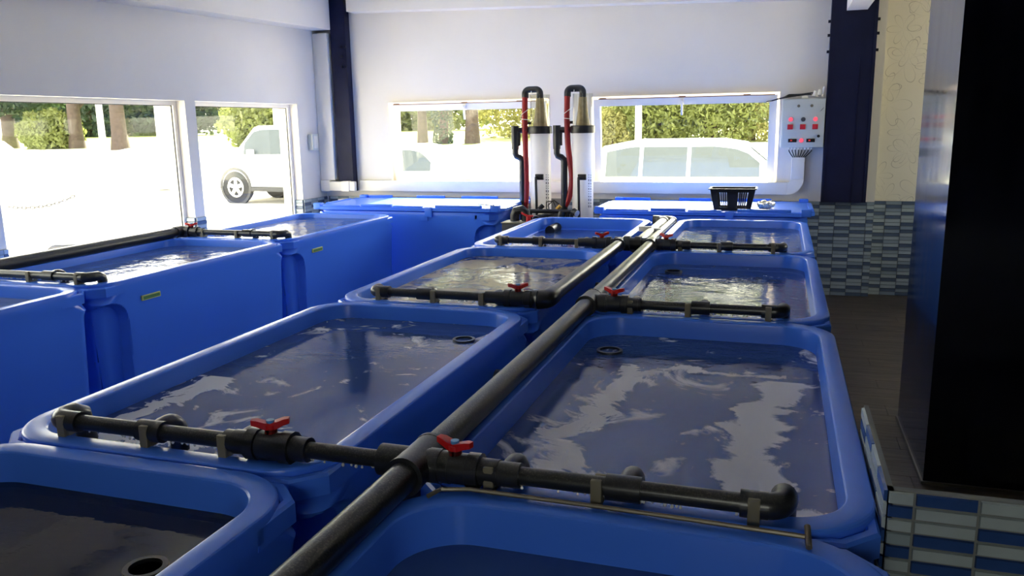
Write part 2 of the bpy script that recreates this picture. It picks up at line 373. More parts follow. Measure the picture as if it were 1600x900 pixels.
# back wall with two window openings
wb = MB()
def wall_grid(mb, xs, holes, z0, z1, mk):
    pts = sorted(set(xs + [h[0] for h in holes] + [h[1] for h in holes]))
    for a, b in zip(pts[:-1], pts[1:]):
        mid = (a + b) / 2; h = [q for q in holes if q[0] < mid < q[1]]
        if h:
            mk(a, b, z0, h[0][2]); mk(a, b, h[0][3], z1)
        else: mk(a, b, z0, z1)
wall_grid(wb, [XL - WT, 0.77], [(W3[0], W3[1], WZ0, WZ1), (W4[0], W4[1], WZ0, WZ1)], 0, ZC + 0.25, lambda a, b, c, d: wb.box((a, YB, c), (b, YB + WT, d)))
wall_back = struct(wb.build('wall_back', M['wall'], smooth=0), 'white back wall with two low windows', 'wall')
YR = 7.60
wall_alcove = struct(MB().box((0.77, YR, 0), (XR, YR + WT, ZC + 0.25)).build('wall_alcove', M['paper'], smooth=0), 'cream wall papered with line-drawn flowers', 'wall')
# left wall with windows
L1, L2, L0 = (3.72, 5.44), (5.56, 7.03), (1.5, 3.56)
LZ0, LZ1 = 0.42, 1.748
wl = MB()
wall_grid(wl, [YF, YB], [(L0[0], L0[1], LZ0, LZ1), (L1[0], L1[1], LZ0, LZ1), (L2[0], L2[1], LZ0, LZ1)], 0, ZC + 0.25, lambda a, b, c, d: wl.box((XL - WT, a, c), (XL, b, d)))
wall_left = struct(wl.build('wall_left', M['wall'], smooth=0), 'white left wall with big low windows', 'wall')
wr = MB()
wall_grid(wr, [YF, YB + 0.4], [(5.2, 6.8, 1.1, 2.0)], 0, ZC + 0.25, lambda a, b, c, d: wr.box((XR, a, c), (XR + 0.2, b, d)))
q = MB(); q.box((XR + 0.08, 5.2, 1.1), (XR + 0.13, 5.25, 2.0)); q.box((XR + 0.08, 6.75, 1.1), (XR + 0.13, 6.8, 2.0)); q.box((XR + 0.08, 5.25, 1.1), (XR + 0.13, 6.75, 1.15)); q.box((XR + 0.08, 5.25, 1.95), (XR + 0.13, 6.75, 2.0))
o = struct(q.build('added_window_6', M['whitepvc'], smooth=0), 'added unseen window in the right wall letting in daylight', 'window')  # unseen window added to light the papered wall and aisle floor
MB().box((XR + 0.1, 5.25, 1.15), (XR + 0.104, 6.75, 1.95)).build('pane', M['glass'], o, 0)
struct(wr.build('wall_right', M['darkwall'], smooth=0), 'right wall outside the view', 'wall')
wf = MB()
wall_grid(wf, [XL - WT, XR + 0.2], [(-0.5, 0.7, 1.25, 2.15)], 0, ZC + 0.25, lambda a, b, c, d: wf.box((a, YF - 0.2, c), (b, YF, d)))
q = MB(); q.box((-0.5, YF - 0.13, 1.25), (-0.45, YF - 0.08, 2.15)); q.box((0.65, YF - 0.13, 1.25), (0.7, YF - 0.08, 2.15)); q.box((-0.45, YF - 0.13, 1.25), (0.65, YF - 0.08, 1.3)); q.box((-0.45, YF - 0.13, 2.1), (0.65, YF - 0.08, 2.15))
o = struct(q.build('added_window_7', M['whitepvc'], smooth=0), 'added unseen window behind the viewer letting in daylight', 'window')  # added opening out of sight, brightens the near tiles and rims
MB().box((-0.45, YF - 0.104, 1.3), (0.65, YF - 0.1, 2.1)).build('pane', M['glass'], o, 0)
struct(wf.build('wall_front', M['darkwall'], smooth=0), 'wall behind the viewer, blackened to keep reflections dark', 'wall')
struct(MB().box((XL - WT, YF - 0.2, ZC), (XR + 0.2, YB + 0.5, ZC + 0.3)).build('ceiling', M['ceil'], smooth=0), 'white ceiling', 'ceiling')
# boxed bulkheads and beam
struct(MB().extrude([(-4.07, 2.62), (0.75, 2.47), (0.75, ZC), (-4.07, ZC)], 'y', 7.33, YB).build('trim_1', M['wall'], smooth=0), 'white boxed-in bulkhead above the back wall', 'trim')
struct(MB().extrude([(YF, 2.22), (7.385, 2.468), (7.385, ZC), (YF, ZC)], 'x', XL, -4.29).build('trim_2', M['wall'], smooth=0), 'white boxed-in bulkhead above the left wall', 'trim')
struct(MB().box((0.45, 1.0, 2.37), (0.605, 7.34, ZC)).build('trim_3', M['wall'], smooth=0), 'white boxed ceiling beam meeting the navy column', 'trim')

# tiles
tile_cache = {}
def tile_mesh(w, h, t, key):
    k = (round(w, 4), round(h, 4), t, key)
    if k not in tile_cache:
        b = 0.0012
        q = MB(); lo = [(-w/2, 0, -h/2), (w/2, 0, -h/2), (w/2, 0, h/2), (-w/2, 0, h/2)]
        hi = [(-w/2 + b, -t, -h/2 + b), (w/2 - b, -t, -h/2 + b), (w/2 - b, -t, h/2 - b), (-w/2 + b, -t, h/2 - b)]
        q.loops([lo, hi]); tile_cache[k] = q.mesh('tile', M[key], 0)
    return tile_cache[k]
PAT = ['l', 'd', 'm', 'l', 'd', 'l', 'm', 'd', 'm', 'l', 'd', 'l', 'l', 'd', 'm', 'd', 'l', 'm']
def tiles(parent, origin, direction, length, ztop, rows, tw=0.125, th=0.0303, offs=0, thick=0.006, dark='tile_n', first=0.0, gap=0.0025):
    """direction: 'x' -> panel faces -Y ; 'y' -> panel faces +X ; '-y' -> panel faces -X"""
    n = 0; s = -first; col = offs
    while s < length - 0.004:
        a, b = max(s, 0), min(s + tw, length)
        if b - a > 0.008:
            for r in range(rows):
                k = PAT[(r + (col * 5) % 7 + (col % 2) * 3) % len(PAT)]
                key = {'l': 'tile_l', 'm': 'tile_m', 'd': dark}[k]
                o = obj('tile', tile_mesh(b - a - gap, th - gap, thick, key), parent)
                c = (a + b) / 2; z = ztop - th * (r + 0.5)
                if direction == 'x': o.location = (origin[0] + c, origin[1], z)
                elif direction == 'y': o.location = (origin[0], origin[1] + c, z); o.rotation_euler = (0, 0, math.pi / 2)
                else: o.location = (origin[0], origin[1] + c, z); o.rotation_euler = (0, 0, -math.pi / 2)
                n += 1
        s += tw; col += 1
    return n
MB().box((XL + 0.02, YB - 0.008, 0), (0.77, YB, ZD)).build('tile_backing', M['backing'], wall_back, 0)
MB().box((0.77, YR - 0.008, 0), (XR, YR, ZD)).build('tile_backing', M['backing'], wall_alcove, 0)
tiles(wall_back, (0.02, YB - 0.008), 'x', 0.75, ZD, 27, first=0.06)
tiles(wall_back, (-4.46, YB - 0.008), 'x', 0.6, ZD, 3, first=0.03, dark='tile_n')
tiles(wall_back, (-1.95, YB - 0.008), 'x', 0.6, ZD, 9, first=0.02, offs=2)
tiles(wall_alcove, (0.775, YR - 0.008), 'x', 0.52, ZD, 27, offs=3, first=0.03)
for (a, b, k) in ((L0[1], L1[0], 1), (L1[1], L2[0], 2), (L2[1], YB - 0.02, 0)):
    MB().box((XL, a, 0), (XL + 0.008, b, ZD)).build('tile_backing', M['backing'], wall_left, 0)
    tiles(wall_left, (XL + 0.008, a), 'y', b - a, ZD, 6, offs=k)
# window reveal dado tiles on the side that faces the room
for (yy, k) in ((L1[1], 0), (L2[1], 1)):
    MB().box((XL - 0.10, yy - 0.008, LZ0), (XL, yy, ZD)).build('tile_backing', M['backing'], wall_left, 0)
    tiles(wall_left, (XL - 0.098, yy - 0.008), 'x', 0.098, ZD, 5, offs=k)
# low tiled partition by the walkway
PX, PY, PZ = 0.2125, 1.515, 0.85
wp = MB(); wp.box((PX, PY, 0), (1.7, PY + 0.018, PZ)); wp.box((PX, PY, 0), (PX + 0.010, 1.985, PZ))
wall_low = struct(wp.build('wall_low', M['backing'], smooth=0), 'low partition clad in grey and blue tiles at the lower right', 'wall')
def near_tiles():
    th = 0.0264; tw = 0.103; cols = [(0.0, 0.045)] ; s = 0.045
    while s < 1.2: cols.append((s, s + tw)); s += tw
    pat = [['l', 'd', 'l', 'm', 'd', 'l', 'l', 'd'], ['d', 'l', 'l', 'd', 'l', 'd', 'l', 'l'], ['l', 'l', 'd', 'l', 'd', 'l', 'm', 'd'], ['d', 'l', 'm', 'l', 'd', 'l', 'd', 'l']]
    for ci, (a, b) in enumerate(cols[:9]):
        for r in range(17):
            k = pat[ci % 4][r % 8]; key = {'l': 'tile_l', 'm': 'tile_m', 'd': 'tile_d'}[k]
            o = obj('tile', tile_mesh(b - a - 0.004, th - 0.004, 0.006, key), wall_low); o.location = (PX + (a + b) / 2, PY, PZ - th * (r + 0.5))
    for ci in range(4):
        for r in range(7):
            k = pat[(ci + 1) % 4][r % 8]; key = {'l': 'tile_l', 'm': 'tile_m', 'd': 'tile_d'}[k]
            o = obj('tile', tile_mesh(0.115 - 0.004, th - 0.004, 0.006, key), wall_low); o.rotation_euler = (0, 0, -math.pi / 2)
            o.location = (PX, PY + 0.0575 + ci * 0.115, PZ - th * (r + 0.5))
near_tiles()

# ------------------------------------------------------------------ windows
def fixed_window(name, y0, y1, label):
    xg = XL - 0.105; f = 0.035
    q = MB(); q.box((xg - 0.03, y0, LZ0), (xg + 0.02, y0 + f, LZ1)); q.box((xg - 0.03, y1 - f, LZ0), (xg + 0.02, y1, LZ1))
    q.box((xg - 0.03, y0 + f, LZ0), (xg + 0.02, y1 - f, LZ0 + f)); q.box((xg - 0.03, y0 + f, LZ1 - f), (xg + 0.02, y1 - f, LZ1))
    w = struct(q.build(name, M['whitepvc'], smooth=0), label, 'window')
    MB().box((xg - 0.008, y0 + f - 0.004, LZ0 + f - 0.004), (xg - 0.004, y1 - f + 0.004, LZ1 - f + 0.004)).build('pane', M['glass'], w, 0)
    g = MB()
    for yy in (y0 + f, y1 - f - 0.006): g.box((xg - 0.002, yy, LZ0 + f), (xg + 0.004, yy + 0.006, LZ1 - f))
    g.box((xg - 0.002, y0 + f, LZ1 - f - 0.006), (xg + 0.004, y1 - f, LZ1 - f))
    g.build('glazing_seal', M['trim'], w, 0)
    return w
fixed_window('window_1', L1[0], L1[1], 'wide fixed window in the left wall nearest the viewer')
fixed_window('window_2', L2[0], L2[1], 'narrower fixed window in the left wall next to the corner')
fixed_window('added_window_5', L0[0], L0[1], 'added unseen fixed window in the left wall letting in daylight')  # extra unseen window, added so daylight reaches the near tanks
def tilt_window(name, x0, x1, label, mullion=None):
    yg = YB + 0.12; f = 0.04
    q = MB(); q.box((x0, yg, WZ0), (x0 + f, yg + 0.06, WZ1)); q.box((x1 - f, yg, WZ0), (x1, yg + 0.06, WZ1))
    q.box((x0 + f, yg, WZ0), (x1 - f, yg + 0.06, WZ0 + f)); q.box((x0 + f, yg, WZ1 - f), (x1 - f, yg + 0.06, WZ1))
    w = struct(q.build(name, M['whitepvc'], smooth=0), label, 'window')
    s = 0.062; h = WZ1 - WZ0 - 2 * 0.012; wd = x1 - x0 - 2 * 0.022
    p = MB(); p.box((-wd/2, -0.05, 0), (-wd/2 + s, 0.0, h)); p.box((wd/2 - s, -0.05, 0), (wd/2, 0.0, h))
    p.box((-wd/2 + s, -0.05, 0), (wd/2 - s, 0, s)); p.box((-wd/2 + s, -0.05, h - s), (wd/2 - s, 0, h))
    sash = p.build('sash', M['whitepvc'], w, 0); sash.location = ((x0 + x1) / 2, yg - 0.004, WZ0 + 0.012); sash.rotation_euler = (math.radians(7.5), 0, 0)
    g = MB().box((-wd/2 + s - 0.004, -0.028, s - 0.004), (wd/2 - s + 0.004, -0.024, h - s + 0.004)).build('pane', M['glass'], sash, 0)
    hd = MB(); hd.box((-0.016, -0.062, h - 0.055), (0.016, -0.05, h - 0.008), 0.004); hd.box((-0.009, -0.085, h - 0.15), (0.009, -0.068, h - 0.02), 0.004); hd.box((-0.009, -0.07, h - 0.045), (0.009, -0.05, h - 0.02))
    hd.build('handle', M['whitepvc'], sash)
    st = MB().box((-wd/2 + 0.05, -0.054, h), (wd/2 - 0.02, -0.046, h + 0.007)); 
    for xx in (-wd/2 + 0.09, 0.0, wd/2 - 0.25): st.box((xx - 0.03, -0.056, h + 0.004), (xx + 0.03, -0.044, h + 0.013))
    st.build('lit_gap_strip', M['brown'], sash, 0)  # brown strip puts the warm-lit gap above the sash into colour
    return w
tilt_window('window_3', W3[0], W3[1], 'tilted-open window in the back wall behind the left lidded tank')
tilt_window('window_4', W4[0], W4[1], 'tilted-open window in the back wall behind the black basket')

# ------------------------------------------------------------------ columns
c = thing('steel_column', 'navy steel column in the left back corner beside white trunking', 'column', (-4.215, 7.44, 0))
q = MB(); q.box((-0.083, -0.045, 0.88), (0.083, 0.045, ZC)); q.build('post', M['navy'], c, 0)
q = MB(); q.box((-0.10, -0.055, 0.0), (0.10, 0.040, 0.80)); q.build('plinth', M['wall'], c, 0)
for dx, zz in ((0.03, 2.30), (0.03, 2.21), (0.03, 2.11), (0.075, 2.30), (0.075, 2.11)):
    MB().cyl((dx, -0.045, zz), (dx, -0.06, zz), 0.014, 6).build('bolt', M['bolt'], c)
c = thing('steel_column', 'navy steel column beside the grey control box', 'column', (0.515, 7.43, 0))
q = MB(); q.box((-0.175, -0.06, ZD + 0.004), (-0.155, 0.06, ZC)); q.box((0.155, -0.06, ZD + 0.004), (0.175, 0.06, ZC)); q.box((-0.155, -0.05, ZD + 0.004), (0.155, 0.05, ZC)); q.build('post', M['navy'], c, 0)
for sx in (-1, 1):
    for zz in (2.30, 2.19, 2.06):
        MB().cyl((sx * 0.175, -0.02, zz), (sx * 0.196, -0.02, zz), 0.013, 6).build('bolt', M['bolt'], c)
MB().box((0.06, -0.055, ZD + 0.004), (0.064, -0.05, 2.0)).build('conduit', M['navy'], c, 0)
c = thing('boxed_column', 'glossy near-black column filling the right edge of the view', 'column', (0.63, 3.565, 0))
q = MB(); q.box((0, 0, 0), (0.9, 0.80, ZC)); q.build('casing', M['glossnavy'], c, 0)
q = MB(); q.box((-0.008, -0.008, 0), (0.9, 0.806, 0.012)); q.build('base_edging', M['rod'], c, 0)

# ------------------------------------------------------------------ blue tanks
RZ = 0.792
def rrect(hx, hy, r, ns=190, nw=10, nc=20):
    pts = []
    def line(a, b, n):
        for i in range(n): pts.append((a[0] + (b[0] - a[0]) * i / n, a[1] + (b[1] - a[1]) * i / n))
    def cor(cx, cy, a0):
        for i in range(nc): 
            a = a0 + math.pi / 2 * i / nc; pts.append((cx + r * math.cos(a), cy + r * math.sin(a)))
    line((hx, -hy + r), (hx, hy - r), ns); cor(hx - r, hy - r, 0)
    line((hx - r, hy), (-hx + r, hy), nw); cor(-hx + r, hy - r, math.pi / 2)
    line((-hx, hy - r), (-hx, -hy + r), ns); cor(-hx + r, -hy + r, math.pi)
    line((-hx + r, -hy), (hx - r, -hy), nw); cor(hx - r, -hy + r, math.pi * 1.5)
    return pts
def sstep(a, b, x):
    t = max(0, min(1, (x - a) / (b - a))); return t * t * (3 - 2 * t)
def tank_mesh(W, L, recess):
    """recess: list of (side, end) with side +1/-1 for +X/-X face and end +1/-1 for the +Y/-Y corner"""
    hx, hy = W / 2, L / 2; q = MB(); loops = []
    outer = [(0.0, .045, .075), (0.02, .035, .06), (0.10, .026, .052), (0.25, .02, .048), (0.40, .014, .043), (0.50, .011, .04), (0.55, .010, .038)] + [(0.568 + 0.0065 * i, .0095 - 0.00025 * i, .0375 - 0.00018 * i - 0.018 * max(0, (i - 12) / 8) ** 2) for i in range(20)] + [(0.72, .002, .009), (0.74, 0, .003), (0.755, 0, 0),
             (0.784, 0, 0), (0.7885, .0015, .0015), (0.791, .004, .004), (RZ, .008, .008)]
    inner = [(RZ, .045, .049), (0.7905, .0495, .0535), (0.787, .0525, .0565), (0.782, .0535, .0575), (0.742, .057, .061), (0.708, .060, .064), (0.702, .068, .072), (0.5, .074, .078), (0.2, .084, .088), (0.15, .10, .105), (0.13, .14, .145)]
    for z, ix, iy in outer:
        pts = rrect(hx - ix, hy - iy, 0.06 + 0.11 * sstep(0.69, 0.745, z)); L_ = []
        for (px, py) in pts:
            dep = 0
            for (sd, en) in recess:
                if px * sd > hx - 0.08:
                    d_end = hy - en * py               # distance from the end
                    if d_end < 0.30:
                        yc = 0.085; half = 0.105
                        zz = 0.585 + math.sqrt(max(0, 1 - min(1, ((d_end - yc) / half) ** 2))) * 0.095
                        s = sstep(yc + half + 0.012, yc + half - 0.012, d_end) * sstep(zz + 0.012, zz - 0.010, z)
                        dep = max(dep, s)
                    if dep > 0: px = px - sd * 0.05 * dep * (1 if abs(px) > hx - 0.05 else 0.6)
            L_.append((px, py, z))
        loops.append(L_)
    for z, ix, iy in inner: loops.append([(px, py, z) for (px, py) in rrect(hx - ix, hy - iy, 0.125)])
    q.loops(loops, True, True)
    return q.mesh('tank_body', M['tank'], 24)
def handle_mesh(W, L, sx, sy):
    hx, hy = W / 2, L / 2; w = 0.026; c = 0.062; e = 0.19
    out = [(hx - e, hy), (hx - c, hy), (hx, hy - c), (hx, hy - e)]
    k = w * 0.414
    inn = [(hx - e, hy - w), (hx - c - k * 1.0, hy - w), (hx - w, hy - c - k * 1.0), (hx - w, hy - e)]
    q = MB(); z0, z1 = 0.728, 0.776; b = 0.006
    ls = []
    for (o_, i_) in zip(out, inn):
        d = Vector((i_[0] - o_[0], i_[1] - o_[1])).normalized() * b
        ls.append([(sx * o_[0], sy * o_[1], z0), (sx * o_[0], sy * o_[1], z1 - b), (sx * (o_[0] + d.x), sy * (o_[1] + d.y), z1), (sx * (i_[0] - d.x), sy * (i_[1] - d.y), z1), (sx * i_[0], sy * i_[1], z1 - b), (sx * i_[0], sy * i_[1], z0)])
    q.loops(ls); return q.mesh('corner_handle', M['tank'], 30)
TW, TL, TP = 0.912, 1.606, 1.6145
bodyA = tank_mesh(TW, TL, [(1, -1), (-1, 1)])
handles = [handle_mesh(TW, TL, a, b) for a in (-1, 1) for b in (-1, 1)]
def open_tank(cx, cy, label, W=TW):
    t = thing('holding_tank', label, 'tank', (cx, cy, 0), 0, 'open blue holding tanks')
    obj('body', bodyA, t)
    for h in handles: obj('corner_handle', h, t)
    return t
def water(cx, cy, z, mat, label):
    hx, hy = TW / 2 - 0.058, TL / 2 - 0.062
    n = 40; vs = []; fs = []
    pts = rrect(hx, hy, 0.12, 12, 8, 6)
    me = bpy.data.meshes.new('water'); me.from_pydata([(p[0], p[1], 0) for p in pts], [], [tuple(range(len(pts)))]); me.update(); me.materials.append(mat)
    o = obj('water', me); o.location = (cx, cy, z)
    tag(o, label, 'water', 'water in the open tanks', 'stuff'); return o
XR_ = 0.203 - TW / 2; XM_ = -0.905 - TW / 2; XLt = -3.073 - TW / 2
YR0, YM0, YL0 = 1.42, 1.375, 2.966        # front edge of the second tank of each row (left row: second tank)
# R row: k=0 nearest
WAT = {}
WAT['R1'] = mk_water('water_dark', (0.22, 0.32, 0.52), (150, 150, 160), 0.70, 0.80, 6.0, 0.05, 1.0)
WAT['R2'] = mk_water('water_foam_ribbons', (0.34, 0.46, 0.70), (228, 229, 238), 0.59, 0.68, 5.0, 0.12, 2.0, ribbons=[('x', -0.20, 0.055, 0.05, 5.0, -0.8, 0.32), ('x', 0.25, 0.075, 0.045, 6.0, -0.8, 0.30), ('y', -0.62, 0.05, 0.03, 8.0, 0.12, 0.42), ('y', 0.33, 0.028, 0.02, 7.0, -0.22, 0.30)], foam_max=0.92)
WAT['R3'] = mk_water('water_choppy', (0.32, 0.44, 0.66), (190, 186, 176), 0.66, 0.75, 9.0, 0.16, 3.0)
WAT['R4'] = mk_water('water_choppy_far', (0.32, 0.44, 0.66), (200, 198, 196), 0.62, 0.70, 9.0, 0.2, 4.0)
WAT['M1'] = mk_water('water_brown_dark', (0.22, 0.24, 0.32), (200, 200, 205), 0.76, 0.78, 16.0, 0.05, 5.0, body=(0.05, 0.05, 0.065), bodyfac=0.35)
WAT['M2'] = mk_water('water_calm', (0.34, 0.46, 0.70), (222, 226, 238), 0.60, 0.68, 6.5, 0.05, 6.0, ribbons=[('y', -0.58, 0.045, 0.04, 9.0, -0.30, 0.36), ('x', -0.30, 0.05, 0.02, 5.0, -0.75, -0.1)], foam_max=0.85)
WAT['M3'] = mk_water('water_foam_tan_reflection', (0.20, 0.26, 0.36), (196, 184, 158), 0.42, 0.56, 4.5, 0.14, 7.0)  # tan colour paints in the tree reflection together with the foam
WAT['M4'] = mk_water('water_low', (0.40, 0.55, 0.80), (205, 210, 220), 0.66, 0.74, 8.0, 0.15, 8.0)
WAT['L'] = mk_water('water_bright', (0.40, 0.55, 0.80), (225, 225, 228), 0.74, 0.80, 6.0, 0.30, 9.0, stretch=(1, 1.6, 1))
names = {'R1': 'nearest open blue tank on the right, cut off at the bottom edge', 'R2': 'large open blue tank in the right row with foamy ribbons on its water',
         'R3': 'open blue tank in the right row, third from the viewer', 'R4': 'farthest open blue tank of the right row, below the black basket',
         'M1': 'nearest open blue tank in the lower left corner with a drain ring', 'M2': 'open blue tank in the middle row reflecting the navy corner column',
         'M3': 'open blue tank in the middle row with foam and a painted tan reflection on its water', 'M4': 'farthest open blue tank of the middle row, in front of the filter columns',
         'L1': 'open blue tank cut off by the left edge of the picture', 'L2': 'open blue tank in the window row with a pipe along its back rim', 'L3': 'farthest open blue tank of the window row, by the corner'}
wl_ = {'R1': 'dark still water in the nearest right tank', 'R2': 'water with ribbons of pale foam in the large right tank', 'R3': 'rippling water reflecting green trees in the third right tank',
       'R4': 'bright rippling water in the farthest right tank', 'M1': 'dark brownish water in the lower left tank', 'M2': 'calm water reflecting the navy column in the middle tank',
       'M3': 'water with foam and a painted tan reflection in the middle row', 'M4': 'low water in the farthest middle tank', 'L1': 'water in the tank at the left edge', 'L2': 'glaring white rippled water in the middle window-side tank', 'L3': 'glaring water in the window-side tank by the corner'}
wz = {'R1': .71, 'R2': .722, 'R3': .725, 'R4': .74, 'M1': .72, 'M2': .735, 'M3': .742, 'M4': .70, 'L1': .73, 'L2': .745, 'L3': .755}
TK = {}
for row, cx, y0, ks in (('R', XR_, YR0, range(4)), ('M', XM_, YM0, range(4)), ('L', XLt, YL0, range(3))):
    for k in ks:
        nm = row + str(k + 1)
        cy = y0 + (k - 1) * TP + TP / 2
        TK[nm] = open_tank(cx, cy, names[nm]); water(cx, cy, wz[nm], WAT[nm if nm in WAT else 'L'], wl_[nm])
# small name plates on the window-side tanks
for nm in ('L2', 'L3'):
    t = TK[nm]
    q = MB().box((TW / 2 - 0.006, -0.515, 0.664), (TW / 2 + 0.003, -0.385, 0.690)); pl = tag(q.build('name_plate', M['plateedge'], t, 0), 'small green and yellow name plate')
    MB().box((TW / 2 + 0.003, -0.507, 0.669), (TW / 2 + 0.005, -0.393, 0.685)).build('plate_face', M['green'], pl, 0)

# lidded tanks along the back wall
def lidded_tank(x0, x1, y0, label, lid_label, recess):
    L = x1 - x0; t = thing('lidded_tank', label, 'tank', ((x0 + x1) / 2, y0 + TW / 2, 0), math.pi / 2, 'lidded blue tanks by the back wall')
    obj('body', tank_mesh(TW, L - 0.10, recess), t)
    for a in (-1, 1):
        for b in (-1, 1): obj('corner_handle', handle_mesh(TW, L - 0.10, a, b), t)
    # small latch keep moulded on the front face (front = local -X)
    MB().box((-TW / 2 - 0.006, 0, 0).__class__((-TW / 2 - 0.006, -0.235, 0.715)), (-TW / 2 + 0.01, -0.155, 0.765)).build('latch_keep', M['tank'], t, 0)
    ld = thing('tank_lid', lid_label, 'lid', ((x0 + x1) / 2, y0 + TW / 2, RZ + 0.002), 0, 'blue lids on the back tanks')
    hx, hy = L / 2, TW / 2 + 0.012; c = 0.10
    def octo(i, z): 
        a, b = hx - i, hy - i
        return [(a, -b + c, z), (a, b - c, z), (a - c, b, z), (-a + c, b, z), (-a, b - c, z), (-a, -b + c, z), (-a + c, -b, z), (a - c, -b, z)]
    q = MB(); q.loops([octo(0.012, 0), octo(0, 0.006), octo(0, 0.030), octo(0.010, 0.036), octo(0.05, 0.036)]); q.build('panel', M['tank'], ld, 30)
    # raised perimeter ribs, interrupted as on the moulded lid
    def rib(a, b, hh=0.058): MB().box((a[0], a[1], 0.034), (b[0], b[1], hh), 0.005).build('edge_rib', M['tank'], ld)
    w = 0.035
    for (u0, u1) in ((-0.93, -0.60), (-0.30, 0.02), (0.22, 0.62)):
        rib((u0 * hx, hy - w - 0.006), (u1 * hx, hy - 0.006))
    for (u0, u1, hh) in ((-0.86, -0.46, 0.046), (-0.44, -0.12, 0.058), (-0.10, 0.20, 0.048), (0.34, 0.80, 0.058)):
        rib((u0 * hx, -hy + 0.006), (u1 * hx, -hy + w + 0.006), hh)
    for sx in (-1, 1): rib((sx * hx - sx * 0.006, -hy * 0.45), (sx * hx - sx * (w + 0.006), hy * 0.45), 0.044)
    for sx in (-1, 1):
        for sy in (-1, 1):
            q = MB().box((sx * (hx - 0.10), sy * (hy - 0.005), 0.004), (sx * (hx - 0.025), sy * (hy - 0.07), 0.062), 0.010); q.build('corner_lug', M['tank'], ld)
    MB().box((0.235 * hx, -hy - 0.006, -0.045), (0.31 * hx, -hy + 0.012, 0.040), 0.003).build('latch_strap', M['tank'], ld)
    return ld
lidded_tank(-4.02, -2.20, 6.40, 'closed blue tank behind the window-side row', 'blue lid of the closed tank left of the filter columns', [(-1, -1), (1, 1)])
lidded_tank(-1.44, 0.262, 6.43, 'closed blue tank along the back wall on the right', 'blue lid with the black basket standing on it', [(-1, -1)])

# ------------------------------------------------------------------ pipework
def dome_spout(mb, x, y, z, r=0.024, reach=0.075, drop=0.075):
    path = [(x, y, z), (x, y + reach * 0.35, z + 0.004)] + [tuple(p) for p in arc((x, y + reach - 0.035, z - 0.033), (0, 0, 1), (0, 1, 0), 0.037, 0, math.pi / 2, 6)] + [(x, y + reach, z - drop)]
    mb.tube(path, r, 14)
def ball_valve(parent, x, y, z, swing, sx=1, R=0.030):
    b = MB(); b.cyl((x - 0.028, y, z), (x + 0.028, y, z), R * 1.08, 20); b.cyl((x, y, z), (x, y, z + R * 1.35), 0.014, 14)
    v = tag(b.build('ball_valve', M['pvc_clean'], parent), 'dark grey ball valve with red butterfly handle')
    for d in (-1, 1):
        n = MB(); n.cyl((x + d * 0.030, y, z), (x + d * 0.056, y, z), R * 1.22, 14); n.cyl((x + d * 0.056, y, z), (x + d * 0.095, y, z), R * 0.92, 16)
        n.build('union_nut', M['pvc_clean'], v)
    h = MB(); ca, sa = math.cos(swing), math.sin(swing); zt = z + R * 1.35
    for d in (-1, 1):
        L = []
        for (s, wd, zz, th) in ((0.0, 0.010, 0.0, 0.013), (0.014, 0.011, 0.005, 0.012), (0.029, 0.010, 0.012, 0.010), (0.041, 0.007, 0.015, 0.008)):
            cx, cy = x + d * s * ca, y + d * s * sa
            px, py = -sa * wd, ca * wd
            L.append([(cx + px, cy + py, zt + zz - 0.004), (cx - px, cy - py, zt + zz - 0.004), (cx - px, cy - py, zt + zz + th), (cx + px, cy + py, zt + zz + th)])
        h.loops(L)
    h.cyl((x, y, zt - 0.01), (x, y, zt + 0.010), 0.014, 14)
    tag(h.build('handle', M['red'], v), 'red butterfly handle')
    tag(MB().cyl((x, y, zt + 0.012), (x, y, zt + 0.020), 0.009, 12).build('handle_cap', M['bluedot'], v), 'pale blue cap')
    return v
def clip(parent, x, y, z):
    q = MB(); q.box((x - 0.011, y - 0.026, RZ - 0.001), (x + 0.011, y - 0.014, z + 0.020), 0.003); q.box((x - 0.011, y + 0.016, RZ - 0.001), (x + 0.011, y + 0.026, z + 0.014), 0.003)
    q.box((x - 0.011, y - 0.014, RZ - 0.001), (x + 0.011, y + 0.016, z - 0.016))
    q.build('pipe_clip', M['clip'], parent)
ZP = 0.824
